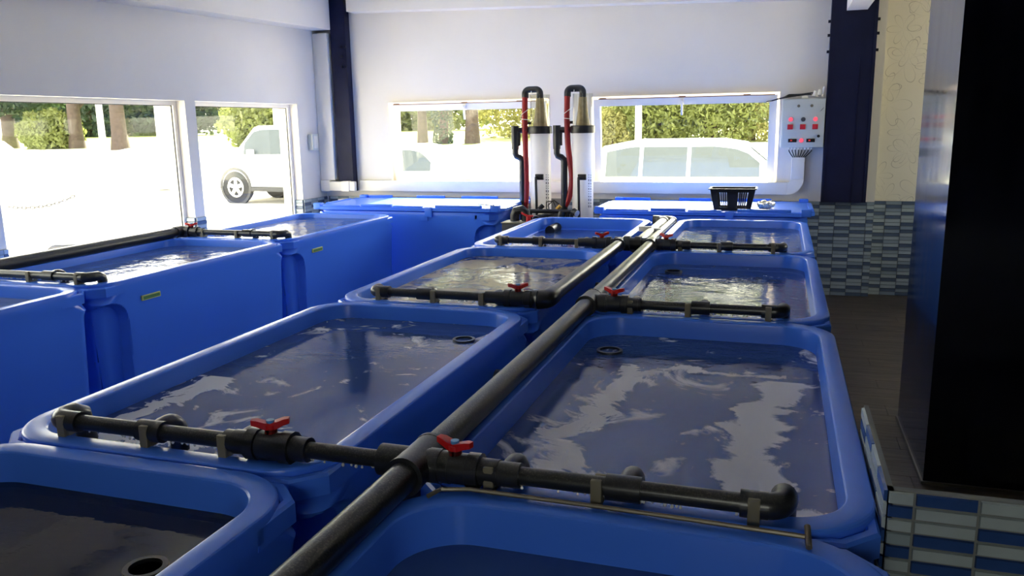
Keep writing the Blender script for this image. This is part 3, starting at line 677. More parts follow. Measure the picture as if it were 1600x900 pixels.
def branch(x_from, x_to, y, label, clips, spouts, valve, r=0.0185, swing=0.0, yv=None, group='branch pipes across the tanks'):
    t = thing('branch_pipe', label, 'pipe', (0, 0, 0), 0, group)
    s = 1 if x_to > x_from else -1
    MB().cyl((x_from, y, ZP), (x_to, y, ZP), r, 18).build('pipe', M['pvc'], t)
    for x in clips: clip(t, x, y, ZP)
    for i, x in enumerate(spouts):
        q = MB()
        if i == len(spouts) - 1:
            q.cyl((x - s * 0.055, y, ZP), (x - s * 0.005, y, ZP), 0.0255, 18)
            q.tube([(x - s * 0.01, y, ZP)] + [tuple(p) for p in arc((x - s * 0.008, y + 0.03, ZP), (0, -1, 0), (s, 0, 0), 0.03, 0, math.pi / 2, 6)] + [(x + s * 0.022, y + 0.05, ZP)] + [(x + s * 0.022, y + 0.075, ZP - 0.012), (x + s * 0.022, y + 0.085, ZP - 0.085)], 0.0245, 16)
        else:
            q.cyl((x - 0.034, y, ZP), (x + 0.034, y, ZP), 0.0255, 18)
            dome_spout(q, x + 0.008, y, ZP, 0.022)
        q.build('spout', M['pvc_clean'], t)
    if valve is not None:
        ball_valve(t, valve, y, ZP, swing, s)
    rnd = random.Random(int(abs(x_to) * 100 + y * 37)); q = MB()
    for k in range(34):
        dx = x_from + (x_to - x_from) * rnd.random(); rr = rnd.uniform(0.0022, 0.0042); zz = ZP - r - rr * 0.3
        q.lathe((dx, y - rnd.uniform(-0.004, 0.012), zz), [(rr * 0.5, -rr * 1.1), (rr, -rr * 0.4), (rr * 0.8, rr * 0.5), (rr * 0.3, rr * 1.1)], 7)
    tag(q.build('water_drops', M['drop'], t), None, None, None, 'stuff')
    return t
YB1, YB2, YB3 = YR0 + 0.022, YR0 + 0.022 + TP - 0.005, YR0 + 0.022 + 2 * TP - 0.01
XP = -0.690
main = thing('main_pipe', 'long thick dark main pipe running away between the two open tank rows', 'pipe', (0, 0, 0))
MB().cyl((XP, -0.5, ZP), (XP, YB3, ZP), 0.0315, 24).build('pipe', M['pvc'], main)
for yy in (YB1, YB2):
    q = MB(); q.cyl((XP, yy - 0.062, ZP), (XP, yy + 0.062, ZP), 0.040, 22); q.cyl((XP - 0.005, yy, ZP), (XP + 0.075, yy, ZP), 0.034, 20)
    if yy == YB1: q.cyl((XP + 0.005, yy, ZP), (XP - 0.085, yy, ZP), 0.034, 20)
    q.build('tee', M['pvc_clean'], main)
    for d in (-1, 1): MB().ring((XP, yy + d * 0.062, ZP), (0, d, 0), 0.0415, 0.031, 0.010).build('collar', M['pvc_clean'], main)
branch(XP - 0.07, -1.625, YB1, 'near branch pipe with red valve crossing the middle row tank rim', (-1.64 + .015, -1.378, -1.162), (-1.13, -1.372, -1.64), -1.045, swing=0.45)
branch(XP + 0.07, 0.0, YB1, 'near branch pipe with red valve crossing the right row tank rim', (-0.527, -0.308, -0.018), (-0.50, -0.258, 0.012), -0.606, swing=-0.25)
branch(XP + 0.07, 0.0, YB2, 'second branch pipe with red valve over the right row', (-0.527, -0.308, -0.018), (-0.52, -0.262, 0.012), -0.592, swing=-0.3)
branch(-0.885, -1.60, YB2, 'second branch pipe with red valve over the tan foamy tank', (-1.605, -1.352, -1.138), (-1.09, -1.395, -1.615), -0.985, swing=0.5)
branch(XP + 0.07, 0.0, YB3, 'third branch pipe with red valve over the farthest right tank', (-0.525, -0.308, -0.018), (-0.50, -0.268, 0.012), -0.605, swing=-0.5)
branch(-0.85, -1.60, YB3, 'third branch pipe with red valve over the farthest middle tank', (-1.605, -1.352, -1.13), (-1.09, -1.37, -1.615), -0.98, swing=0.5)
# return pipe along the third middle tank, from the far junction to its valve
rp = thing('feeder_pipe', 'thick dark pipe lying along the rim of the tan foamy tank', 'pipe', (0, 0, 0))
XF2 = -0.868
q = MB(); q.tube([(-0.90, YB2, ZP)] + [tuple(p) for p in arc((XF2 - 0.045 + 0.0, YB2 + 0.045, ZP), (0, -1, 0), (1, 0, 0), 0.045, 0, math.pi / 2, 6)] + [(XF2, YB2 + 0.09, ZP)], 0.039, 20); q.build('elbow', M['pvc_clean'], rp)
MB().cyl((XF2, YB2 + 0.06, ZP), (XF2, YB3 - 0.02, ZP), 0.0315, 24).build('pipe', M['pvc'], rp)
q = MB(); q.cyl((XF2, YB3 - 0.08, ZP), (XF2, YB3 - 0.03, ZP), 0.039, 20); q.tube([(XF2, YB3 - 0.05, ZP), (XF2, YB3 - 0.015, ZP), (XF2 - 0.004, YB3, ZP), (XF2 - 0.035, YB3, ZP)], 0.038, 18); q.build('elbow', M['pvc_clean'], rp)
q = MB(); q.cyl((XF2, YB3, ZP), (XP, YB3, ZP), 0.036, 20); q.build('cross_piece', M['pvc_clean'], rp)
for xx in (-0.83, -0.765):
    MB().cyl((xx - 0.018, YB3, ZP), (xx + 0.018, YB3, ZP), 0.044, 18).build('coupling', M['pvc_clean'], rp)
q = MB(); q.cyl((XP, YB3 - 0.075, ZP), (XP, YB3 + 0.03, ZP), 0.040, 20); q.cyl((XP, YB3, ZP), (XP + 0.075, YB3, ZP), 0.034, 20); q.build('tee', M['pvc_clean'], main)
# two dusty riser pipes carrying on to the back
for (xx, r, y1, lab) in ((-0.795, 0.034, 6.02, 'dusty grey supply pipe bending left behind the farthest middle tank'), (-0.735, 0.024, 6.11, 'thinner dusty pipe beside the supply pipe at the back')):
    t = thing('supply_pipe', lab, 'pipe', (0, 0, 0))
    z = 0.80
    MB().cyl((xx, YB3 + 0.05, z), (xx, y1 - 0.08, z), r, 20).build('pipe', M['pvc_dusty'], t)
    q = MB(); q.tube([(xx, y1 - 0.10, z)] + [tuple(p) for p in arc((xx - 0.07, y1 - 0.07, z), (1, 0, 0), (0, 1, 0), 0.07, 0, math.pi / 2, 6)] + [(xx - 0.085, y1, z)], r * 1.16, 18); q.build('elbow', M['pvc_dusty'], t)
    MB().box((xx - r - 0.045, 5.33, z + r * 0.2), (xx + 0.004, 5.36, z + r + 0.006), 0.003).build('clamp', M['trunk'], t)
    MB().cyl((xx, YB3 + 0.06, z), (xx, YB3 + 0.10, z), r * 1.2, 18).build('coupling', M['pvc_clean'], t)
# drain pipe low in the gap
dr = thing('drain_pipe', 'dark drain pipe low in the gap between the two rows of tanks', 'pipe', (0, 0, 0))
MB().cyl((-0.805, 0.2, 0.66), (-0.805, 4.4, 0.66), 0.036, 20).build('pipe', M['pvc_clean'], dr)
for yy in (0.98, 2.50, 4.1):
    q = MB(); q.cyl((-0.805, yy - 0.06, 0.66), (-0.805, yy + 0.06, 0.66), 0.045, 18); q.cyl((-0.80, yy, 0.66), (-0.892, yy, 0.66), 0.036, 18); q.build('tee', M['pvc_clean'], dr)
# window-side pipework
YL1, YL2 = YL0 + 0.055, YL0 + TP + 0.055
lm = thing('window_side_pipe', 'thick dark pipe along the window edge of the left tanks', 'pipe', (0, 0, 0))
XW = -3.955
MB().cyl((XW, 1.2, ZP), (XW, YL2 - 0.04, ZP), 0.036, 22).build('pipe', M['pvc'], lm)
q = MB(); q.tube([(XW, YL2 - 0.08, ZP), (XW, YL2 - 0.03, ZP), (XW + 0.012, YL2 - 0.008, ZP), (XW + 0.04, YL2, ZP), (XW + 0.07, YL2, ZP)], 0.042, 18); q.build('elbow', M['pvc_clean'], lm)
branch(XW + 0.06, -3.18, YL2, 'branch pipe with red valve over the window-side tanks near the corner', (-3.78, -3.50, -3.215), (-3.42, -3.175), -3.875, r=0.019, swing=0.35)
branch(XW + 0.03, -3.18, YL1, 'branch pipe over the window-side tanks at the left edge', (-3.78, -3.52, -3.215), (-3.40, -3.175), -3.86, r=0.019, swing=0.35)

# standpipes in the tanks
def standpipe(x, y, z0, z1, r, label):
    t = thing('standpipe', label, 'drain pipe', (x, y, 0), 0, 'overflow standpipes in the tanks')
    q = MB(); q.ring((0, 0, z0), (0, 0, 1), r, r - 0.006, z1 - z0 , 24); q.build('tube', M['black'], t)
    MB().lathe((0, 0, 0), [(r - 0.007, z1 - 0.02), (r - 0.007, z1 - 0.006)], 24).build('bore_shade', M['black'], t)  # black plug stands in for the shade inside the tube
    MB().ring((0, 0, z1 - 0.012), (0, 0, 1), r + 0.004, r - 0.006, 0.014, 24).build('lip', M['pvc_clean'], t)
    return t
standpipe(-1.085, 2.70, 0.14, 0.739, 0.038, 'round overflow standpipe in the calm middle tank')
standpipe(-1.078, 1.08, 0.14, 0.726, 0.036, 'round overflow standpipe in the lower left tank')
standpipe(-0.545, 2.73, 0.14, 0.727, 0.042, 'dark overflow standpipe in the foam-ribbon tank')
standpipe(-0.52, 4.33, 0.14, 0.73, 0.042, 'dark overflow standpipe in the third right tank')
q = MB(); q.cyl((-1.655, 5.94, 0.715), (-1.655, 6.20, 0.715), 0.038, 20); o = q.build('outlet_pipe', M['black']); tag(o, 'black pipe stub through the end wall of the farthest middle tank', 'pipe')

# rod with T handle
t = thing('drain_rod', 'thin steel rod with a T handle lying across the nearest right tank', 'rod', (0, 0, 0))
MB().tube([(-0.63, 1.352, 0.800), (-0.615, 1.382, 0.803), (-0.56, 1.396, 0.804), (-0.30, 1.398, 0.802), (-0.12, 1.392, 0.803), (0.073, 1.378, 0.806)], 0.0045, 8).build('shaft', M['rod'], t)
MB().cyl((0.073, 1.400, 0.815), (0.075, 1.352, 0.800), 0.0055, 10).build('cross_handle', M['rod'], t)

# ------------------------------------------------------------------ filter columns
def filter_column(x, y, label, sag):
    t = thing('filter_column', label, 'filter', (x, y, 0), 0, 'white filter columns')
    MB().lathe((0, 0, 0), [(0.10, 0.0), (0.10, 0.06), (0.092, 0.07), (0.092, 1.44)], 32).build('cylinder', M['cyl'], t)
    q = MB(); q.lathe((0, 0, 0), [(0.106, 1.435), (0.106, 1.495), (0.098, 1.50), (0.06, 1.50)], 32); q.build('collar', M['black'], t)
    q = MB(); q.ring((0.0, 0, 1.50), (0, 0, 1), 0.088, 0.084, 0.27, 32); q.build('clear_cup', M['acrylic'], t)
    q = MB(); q.lathe((0.0, 0, 0), [(0.062, 1.50), (0.055, 1.55), (0.044, 1.62), (0.036, 1.70), (0.034, 1.74)], 24); q.build('cone', M['cone'], t)
    q = MB(); q.tube([(0.0, 0, 1.69)] + [(0.0, 0, 1.78)] + [tuple(p) for p in arc((-0.035, 0, 1.78), (1, 0, 0), (0, 0, 1), 0.035, 0, math.pi / 2, 5)] + [(-0.09, 0, 1.815)] + [tuple(p) for p in arc((-0.10, 0, 1.78), (0, 0, 1), (-1, 0, 0), 0.035, 0, math.pi / 2, 5)] + [(-0.135, 0, 1.745)], 0.030, 18)
    q.build('top_bend', M['pvc_clean'], t)
    pts = [(-0.135, -0.01, 1.75), (-0.136, -0.02, 1.55), (-0.13 + sag * 0.2, -0.03, 1.30), (-0.125 + sag, -0.03, 1.05), (-0.13 + sag * 0.4, -0.03, 0.88), (-0.14 - sag * 0.9, -0.03, 0.74), (-0.14 - sag, -0.03, 0.5)]
    fine = []
    for i in range(len(pts) - 1):
        p0 = Vector(pts[max(i - 1, 0)]); p1 = Vector(pts[i]); p2 = Vector(pts[i + 1]); p3 = Vector(pts[min(i + 2, len(pts) - 1)])
        for k in range(5):
            u = k / 5; fine.append(0.5 * ((2 * p1) + (-p0 + p2) * u + (2 * p0 - 5 * p1 + 4 * p2 - p3) * u * u + (-p0 + 3 * p1 - 3 * p2 + p3) * u ** 3))
    fine.append(Vector(pts[-1]))
    tag(MB().tube(fine, 0.026, 14).build('red_hose', M['redhose'], t), 'red rubber hose')
    q = MB(); q.cyl((-0.09, 0, 1.465), (-0.20, -0.02, 1.465), 0.026, 16); q.cyl((-0.118, -0.004, 1.465), (-0.145, -0.006, 1.465), 0.042, 16); q.cyl((-0.13, -0.005, 1.46), (-0.13, -0.005, 1.53), 0.018, 12); q.box((-0.155, -0.02, 1.515), (-0.085, 0.01, 1.54), 0.004)
    q.build('inlet_valve', M['black'], t)
    q = MB(); q.cyl((-0.225, -0.03, 1.30), (-0.225, -0.03, 1.505), 0.034, 18); q.cyl((-0.195, -0.03, 1.33), (-0.195, -0.03, 1.45), 0.02, 12)
    q.tube([(-0.225, -0.03, 1.32), (-0.225, -0.03, 1.265)] + [(-0.215, -0.03, 1.24), (-0.185, -0.03, 1.228), (-0.165, -0.03, 1.21), (-0.16, -0.03, 1.16)], 0.029, 16)
    q.cyl((-0.16, -0.03, 1.20), (-0.16, -0.03, 0.45), 0.030, 18); q.build('downpipe', M['pvc_clean'], t)
    q = MB(); q.box((-0.02, -0.112, 1.035), (0.055, -0.088, 1.085), 0.004); q.tube([(-0.008, -0.10, 1.06), (-0.008, -0.125, 1.055), (-0.008, -0.128, 1.03), (-0.003, -0.125, 0.72), (0.0, -0.125, 0.45)], 0.012, 12); q.build('drain_tube', M['black'], t)
    q = MB(); q.tube([(-0.07, -0.02, 1.82), (-0.072, -0.04, 1.75), (-0.075, -0.045, 1.66), (-0.16, -0.05, 1.60), (-0.165, -0.05, 1.565), (-0.08, -0.05, 1.555)], 0.003, 6); q.build('white_string', M['trunk'], t)
    # dark lettering running down the right side of the cylinder
    q = MB(); rnd = random.Random(int(abs(x) * 100)); z = 1.08
    while z > 0.80:
        h = rnd.choice((0.010, 0.016, 0.022)); a0 = math.radians(-28)
        q.add([(0.0927 * math.cos(a0 + d), 0.0927 * math.sin(a0 + d), zz) for (d, zz) in ((-0.30, z), (0.05, z - 0.003), (0.05, z - h), (-0.30, z - h + 0.003))], [(0, 1, 2, 3)]); z -= h + 0.010
    q.build('lettering', M['trim'], t, 0)
    return t
FY = 7.02
filter_column(-2.035, FY, 'white filter column on the left with a red hose', 0.0)
filter_column(-1.65, FY, 'white filter column on the right with a bulging red hose', 0.035)
# pump frame between the columns
t = thing('pump_rack', 'black pump rack with pipes and fittings in front of the filter columns', 'pump', (-1.87, 6.72, 0))
q = MB(); q.cyl((-0.22, -0.05, 0.785), (0.20, -0.05, 0.785), 0.018, 14)
for xx in (-0.215, -0.16, 0.17, 0.205): q.cyl((xx, -0.05, 0.785), (xx, -0.05, 0.05), 0.016, 12)
q.build('frame', M['black'], t)
for (a, b, r, mt) in (((-0.09, -0.08, 0.69), (0.02, 0.08, 0.74), 0.05, 'pvc_clean'), ((0.0, -0.12, 0.68), (0.02, 0.02, 0.70), 0.048, 'pvc_dusty'), ((-0.12, -0.10, 0.66), (-0.10, 0.0, 0.68), 0.036, 'pvc_dusty'), ((0.10, -0.06, 0.66), (0.12, -0.04, 0.78), 0.036, 'pvc_clean')):
    q = MB(); q.cyl(a, b, r, 18); q.cyl(a, tuple(Vector(a) + (Vector(b) - Vector(a)) * 0.22), r * 1.22, 18); q.build('fitting', M[mt], t)
MB().box((-0.13, -0.02, 0.40), (0.16, 0.20, 0.74), 0.02).build('pump_body', M['black'], t)
q = MB(); q.tube([(0.02, 0.02, 0.74), (0.06, 0.01, 0.80), (0.03, 0.0, 0.87), (-0.03, 0.0, 0.86), (-0.03, 0.0, 0.80), (0.04, 0.01, 0.78)], 0.006, 8); q.tube([(0.0, 0.02, 0.74), (-0.02, 0.02, 0.83), (0.03, 0.02, 0.875), (0.09, 0.02, 0.83)], 0.005, 8); q.build('cable_loop', M['black'], t)
MB().cyl((0.07, -0.02, 0.80), (0.10, -0.02, 0.83), 0.018, 10).build('brass_fitting', M['brass'], t)
MB().cyl((-0.09, -0.02, 0.80), (-0.06, 0.0, 0.83), 0.02, 10).build('knob', M['black'], t)
q = MB(); q.cyl((0.225, -0.07, 0.79), (0.26, -0.09, 0.775), 0.03, 18); q.build('gauge_case', M['black'], t); q = MB(); q.cyl((0.26, -0.09, 0.775), (0.264, -0.0925, 0.7735), 0.027, 18); q.build('gauge_face', M['trunk'], t)
q = MB(); q.cyl((0.20, -0.05, 0.70), (0.42, -0.05, 0.70), 0.02, 14); q.build('side_pipe', M['black'], t)
# grey box with black trap and red valve beside the left lidded tank
t = thing('grey_box', 'small dark grey box with a red valve right of the left lidded tank', 'box', (-2.02, 6.34, 0))
MB().box((-0.13, -0.09, 0.0), (0.13, 0.09, 0.725), 0.01).build('case', M['trim'], t)
MB().box((-0.135, -0.095, 0.725), (0.135, 0.095, 0.735), 0.003).build('top_edge', M['clip'], t)
q = MB(); q.tube([(-0.06, 0.05, 0.735), (-0.06, 0.05, 0.78), (-0.045, 0.05, 0.815), (0.0, 0.05, 0.825), (0.035, 0.05, 0.80), (0.04, 0.05, 0.735)], 0.04, 16); q.build('trap', M['black'], t)
q = MB(); q.loops([[(0.02, -0.03, 0.80), (0.02, -0.01, 0.80), (0.02, -0.01, 0.815), (0.02, -0.03, 0.815)], [(0.07, -0.03, 0.775), (0.07, -0.01, 0.775), (0.07, -0.01, 0.79), (0.07, -0.03, 0.79)], [(0.12, -0.03, 0.775), (0.12, -0.01, 0.775), (0.12, -0.01, 0.79), (0.12, -0.03, 0.79)]]); q.cyl((0.08, -0.02, 0.735), (0.08, -0.02, 0.78), 0.02, 12); q.build('valve_handle', M['red'], t)

# ------------------------------------------------------------------ trunking, boxes
def trunk_path(name, pts, w, d, label):
    pass
t = thing('cable_trunking', 'white cable trunking under the back windows rising to the control box', 'trunking', (0, YB, 0))
q = MB(); q.box((-4.085, -0.055, 0.878), (0.06, -0.001, 0.985), 0.006); q.build('run', M['trunk'], t)
def elbow_band(mb, cx, cz, r0, r1, a0, a1, y0, y1, n=10):
    L = []
    for i in range(n + 1):
        a = a0 + (a1 - a0) * i / n; c_, s_ = math.cos(a), math.sin(a)
        L.append([(cx + r0 * c_, y0, cz + r0 * s_), (cx + r1 * c_, y0, cz + r1 * s_), (cx + r1 * c_, y1, cz + r1 * s_), (cx + r0 * c_, y1, cz + r0 * s_)])
    mb.loops(L)
q = MB(); elbow_band(q, 0.06, 1.012, 0.028, 0.134, -math.pi / 2, 0, -0.055, -0.001); q.build('elbow', M['trunk'], t)
MB().box((0.088, -0.055, 1.012), (0.194, -0.001, 1.20), 0.005).build('riser', M['trunk'], t)
t = thing('corner_trunking', 'white trunking running up the left corner beside the navy column', 'trunking', (0, 0, 0))
MB().box((-4.497, 7.375, 0.99), (-4.33, 7.485, 2.44), 0.012).build('riser', M['trunk'], t)
q = MB(); q.box((-4.49, 7.35, 0.878), (-4.38, 7.485, 0.995), 0.012); q.build('corner', M['trunk'], t)
q = MB(); q.box((-4.38, 7.34, 0.885), (-4.09, 7.388, 0.98), 0.010); q.box((-4.24, 7.33, 0.88), (-4.15, 7.389, 0.985), 0.008); q.build('run', M['trunk'], t)
o = MB().box((-4.498, 7.18, 1.30), (-4.44, 7.285, 1.46), 0.008).build('junction_box', M['greybox']); tag(o, 'small pale junction box on the left wall beside the trunking', 'junction box')
MB().box((-4.44, 7.20, 1.32), (-4.436, 7.27, 1.44), 0.001).build('cover', M['trunk'], o)

t = thing('control_box', 'grey control box with red lamps on the back wall', 'control box', (0.162, YB, 1.283))
MB().box((-0.172, -0.12, 0.0), (0.172, -0.001, 0.405), 0.008).build('case', M['greybox'], t)
door = MB().box((-0.165, -0.128, 0.008), (0.165, -0.12, 0.398), 0.003).build('door', M['greybox'], t)
yd = -0.128
def lamp(x, z, mt, r=0.0185):
    o = MB().cyl((x, yd, z), (x, yd - 0.012, z), r, 18, r * 0.85).build('pilot_lamp', M[mt], door); MB_ = MB().ring((x, yd - 0.004, z), (0, 1, 0), r * 1.22, r, 0.004, 18)
for x, mt in ((-0.098, 'redlamp'), (0.002, 'trim'), (0.098, 'redlamp')): lamp(x, 0.235, mt)
lamp(-0.006, 0.06, 'redlamp')
for x in (-0.04, 0.063): MB().cyl((x, yd, 0.345), (x, yd - 0.006, 0.345), 0.012, 14).build('lock', M['rod'], door)
for x in (-0.1, 0.0, 0.098):
    MB().box((x - 0.022, yd - 0.008, 0.152), (x + 0.022, yd, 0.194), 0.003).build('rocker_switch', M['redswitch'], door)
for x in (-0.077, 0.068):
    d_ = MB().box((x - 0.034, yd - 0.006, 0.045), (x + 0.034, yd, 0.075), 0.002).build('display', M['black'], door)
    q = MB()
    for k in (-0.016, -0.008): q.box((x + k, yd - 0.0068, 0.055), (x + k + 0.005, yd - 0.006, 0.066))
    q.build('digits', M['digits'], d_, 0)
MB().cyl((0.128, yd, 0.095), (0.128, yd - 0.012, 0.095), 0.012, 12).build('knob', M['black'], door)
q = MB(); q.loops([[(0.128, yd, 0.295), (0.140, yd, 0.305), (0.140, yd - 0.02, 0.305), (0.128, yd - 0.02, 0.295)], [(0.150, yd, 0.322), (0.162, yd, 0.332), (0.162, yd - 0.02, 0.332), (0.150, yd - 0.02, 0.322)]]); q.build('door_handle', M['black'], door)
for i in range(8):
    x = -0.10 + i * 0.026; xe = -0.062 + i * 0.0125
    MB().cyl((x, -0.06, 0.0), (x, -0.06, -0.018), 0.009, 10).build('cable_gland', M['trunk'], t)
    MB().tube([(x, -0.06, -0.015), (x * 0.98 + xe * 0.02, -0.06, -0.03), (x * 0.5 + xe * 0.5, -0.055, -0.06), (xe, -0.05, -0.085), (xe, -0.03, -0.12)], 0.0042, 8).build('cable', M['black'], t)
t = thing('cable_bundle', 'tangle of cables and white connectors on top of the control box', 'cables', (0.162, YB - 0.06, 1.69))
rnd = random.Random(3)
for i in range(6):
    y0 = -0.03 + i * 0.013
    MB().tube([(-0.21 + 0.02 * i, y0, 0.0 + 0.004 * i), (-0.12, y0, 0.018 + 0.008 * (i % 3)), (-0.03 + 0.02 * i, y0 * 0.5, 0.03 + 0.01 * rnd.random()), (0.06, y0 * 0.4, 0.045), (0.12, y0 * 0.3, 0.03)], 0.006, 8).build('cable', M['black' if i % 2 else 'trim'], t)
for (x, z, r) in ((0.085, 0.035, 0.026), (0.12, 0.045, 0.024), (0.145, 0.03, 0.02), (0.15, 0.07, 0.016)):
    q = MB(); q.cyl((x, -0.02, z - 0.02), (x + 0.01, -0.02, z + 0.022), r, 9, r * 0.7); q.build('connector', M['trunk'], t)
MB().box((-0.018, -0.03, -0.002), (0.03, 0.0, 0.02), 0.005).build('plug', M['trunk'], t)
MB().tube([(-0.21, -0.03, 0.0), (-0.255, -0.03, -0.012), (-0.30, 0.02, -0.02)], 0.006, 8).build('lead', M['black'], t)

# ------------------------------------------------------------------ basket and crumpled film
def basket():
    t = thing('plastic_basket', 'black slatted plastic basket standing on the right lid', 'basket', (-0.345, 6.62, RZ + 0.040))
    w0, w1, d0, d1, h = 0.138, 0.170, 0.085, 0.105, 0.165
    def P(u, v, z):  # u,v in -1..1
        k = z / h; return (u * (w0 + (w1 - w0) * k), v * (d0 + (d1 - d0) * k), z)
    def strip(mb, f, a, b, za, zb, th=0.004):
        """solid strip on side f between params a..b and heights za..zb"""
        if f in ('f', 'b'):
            v = -1 if f == 'f' else 1; pts = [P(a, v, za), P(b, v, za), P(b, v, zb), P(a, v, zb)]; off = (0, -v * th, 0)
        else:
            u = -1 if f == 'l' else 1; pts = [P(u, a, za), P(u, b, za), P(u, b, zb), P(u, a, zb)]; off = (-u * th, 0, 0)
        mb.loops([pts, [tuple(p[i] + off[i] for i in range(3)) for p in pts]])
    for f in 'fblr':
        q = MB()
        strip(q, f, -1, 1, 0, 0.022); strip(q, f, -1, 1, h - 0.026, h); strip(q, f, -1, -0.72, 0.022, h - 0.026); strip(q, f, 0.72, 1, 0.022, h - 0.026); strip(q, f, -0.22, 0.22, 0.022, h - 0.026)
        q.build('side_panel', M['black'], t, 0)
        for a, b in ((-0.72, -0.22), (0.22, 0.72)):
            for i in range(1, 5):
                c_ = a + (b - a) * i / 5; q = MB(); strip(q, f, c_ - 0.022, c_ + 0.022, 0.022, h - 0.026); q.build('slat', M['black'], t, 0)
    q = MB(); q.box((-w0, -d0, 0), (w0, d0, 0.004)); q.build('base', M['black'], t, 0)
    q = MB(); e = 0.012
    q.box((-w1 - e, -d1 - e, h - 0.004), (w1 + e, -d1 + 0.003, h + 0.003)); q.box((-w1 - e, d1 - 0.003, h - 0.004), (w1 + e, d1 + e, h + 0.003)); q.box((-w1 - e, -d1, h - 0.004), (-w1 + 0.003, d1, h + 0.003)); q.box((w1 - 0.003, -d1, h - 0.004), (w1 + e, d1, h + 0.003))
    q.build('rim', M['black'], t, 0)
basket()
bm = bmesh.new(); bmesh.ops.create_icosphere(bm, subdivisions=4, radius=1.0); rnd = random.Random(11)
from mathutils import noise as mnoise
for v in bm.verts:
    n = v.co.normalized(); k = 1 + 0.32 * mnoise.noise(n * 2.3) + 0.30 * abs(mnoise.noise(n * 5.0 + Vector((3, 1, 2))))
    v.co = Vector((n.x * 0.062 * k, n.y * 0.06 * k, max(-0.0, (n.z * 0.5 + 0.42) * 0.062 * k)))
me = bpy.data.meshes.new('crumpled_film'); bm.to_mesh(me); bm.free(); me.materials.append(M['bag'])
o = obj('crumpled_film', me); o.location = (-0.10, 6.72, RZ + 0.038); tag(o, 'crumpled clear plastic film beside the black basket', 'plastic film')
t = thing('latch_bar', 'small chrome latch bar on the corner of the left lid', 'latch', (-2.33, 6.43, RZ + 0.062))
q = MB(); q.tube([(-0.10, 0.02, 0.006), (-0.04, 0.0, 0.006), (0.07, -0.06, 0.006)], 0.007, 10); q.build('bar', M['steel'], t)
q = MB(); q.cyl((-0.02, -0.03, 0.006), (0.02, 0.03, 0.006), 0.006, 10); q.build('cross_bar', M['steel'], t)

# ------------------------------------------------------------------ outside
GZ = -0.25
gd = MB().box((-90, -30, GZ - 0.3), (70, 90, GZ)).build('pavement', M['pave'], smooth=0); tag(gd, 'sunlit pale car park outside the windows', 'pavement', None, 'structure')
# hollow under the room so that the ground is not inside it
ramp_ = MB().extrude([(19.0, GZ), (23.9, 0.93), (23.9, GZ)], 'x', -85, 60).build('paved_ramp', M['pave'], smooth=0); tag(ramp_, 'pale paved slope at the far edge of the car park', 'pavement', None, 'structure')
bank = MB().extrude([(23.9, GZ), (23.9, 0.93), (34.0, 1.15), (70.0, 1.4), (70.0, GZ)], 'x', -85, 60); ob = bank.build('lawn', M['grass'], smooth=20); tag(ob, 'sunlit lawn rising beyond the car park', 'lawn', None, 'structure')
def bankz(y):
    for (a, za), (b, zb) in zip([(19.0, GZ), (23.9, 0.93), (34.0, 1.15)], [(23.9, 0.93), (34.0, 1.15), (70.0, 1.4)]):
        if a <= y <= b: return za + (zb - za) * (y - a) / (b - a)
    return GZ
def leaves(center, rad, n, size, seed, shell=0.35):
    rnd = random.Random(seed); q = MB(); vs = []; fs = []
    n = int(n * 2.6); size *= 0.58
    for i in range(n):
        while True:
            d = Vector((rnd.uniform(-1, 1), rnd.uniform(-1, 1), rnd.uniform(-1, 1)))
            if shell < d.length < 1: break
        k = 1 + 0.25 * mnoise.noise(d * 3 + Vector((seed, 0, 0)))
        p = Vector((center[0] + d.x * rad[0] * k, center[1] + d.y * rad[1] * k, center[2] + d.z * rad[2] * k))
        a = Vector((rnd.gauss(0, 1), rnd.gauss(0, 1), rnd.gauss(0, 1))).normalized(); b = a.orthogonal().normalized(); s = size * rnd.uniform(0.6, 1.4)
        o_ = len(vs); vs += [p - a * s, p + b * s * 0.45, p + a * s, p - b * s * 0.45]; fs.append((o_, o_ + 1, o_ + 2, o_ + 3))
    return q.add(vs, fs)
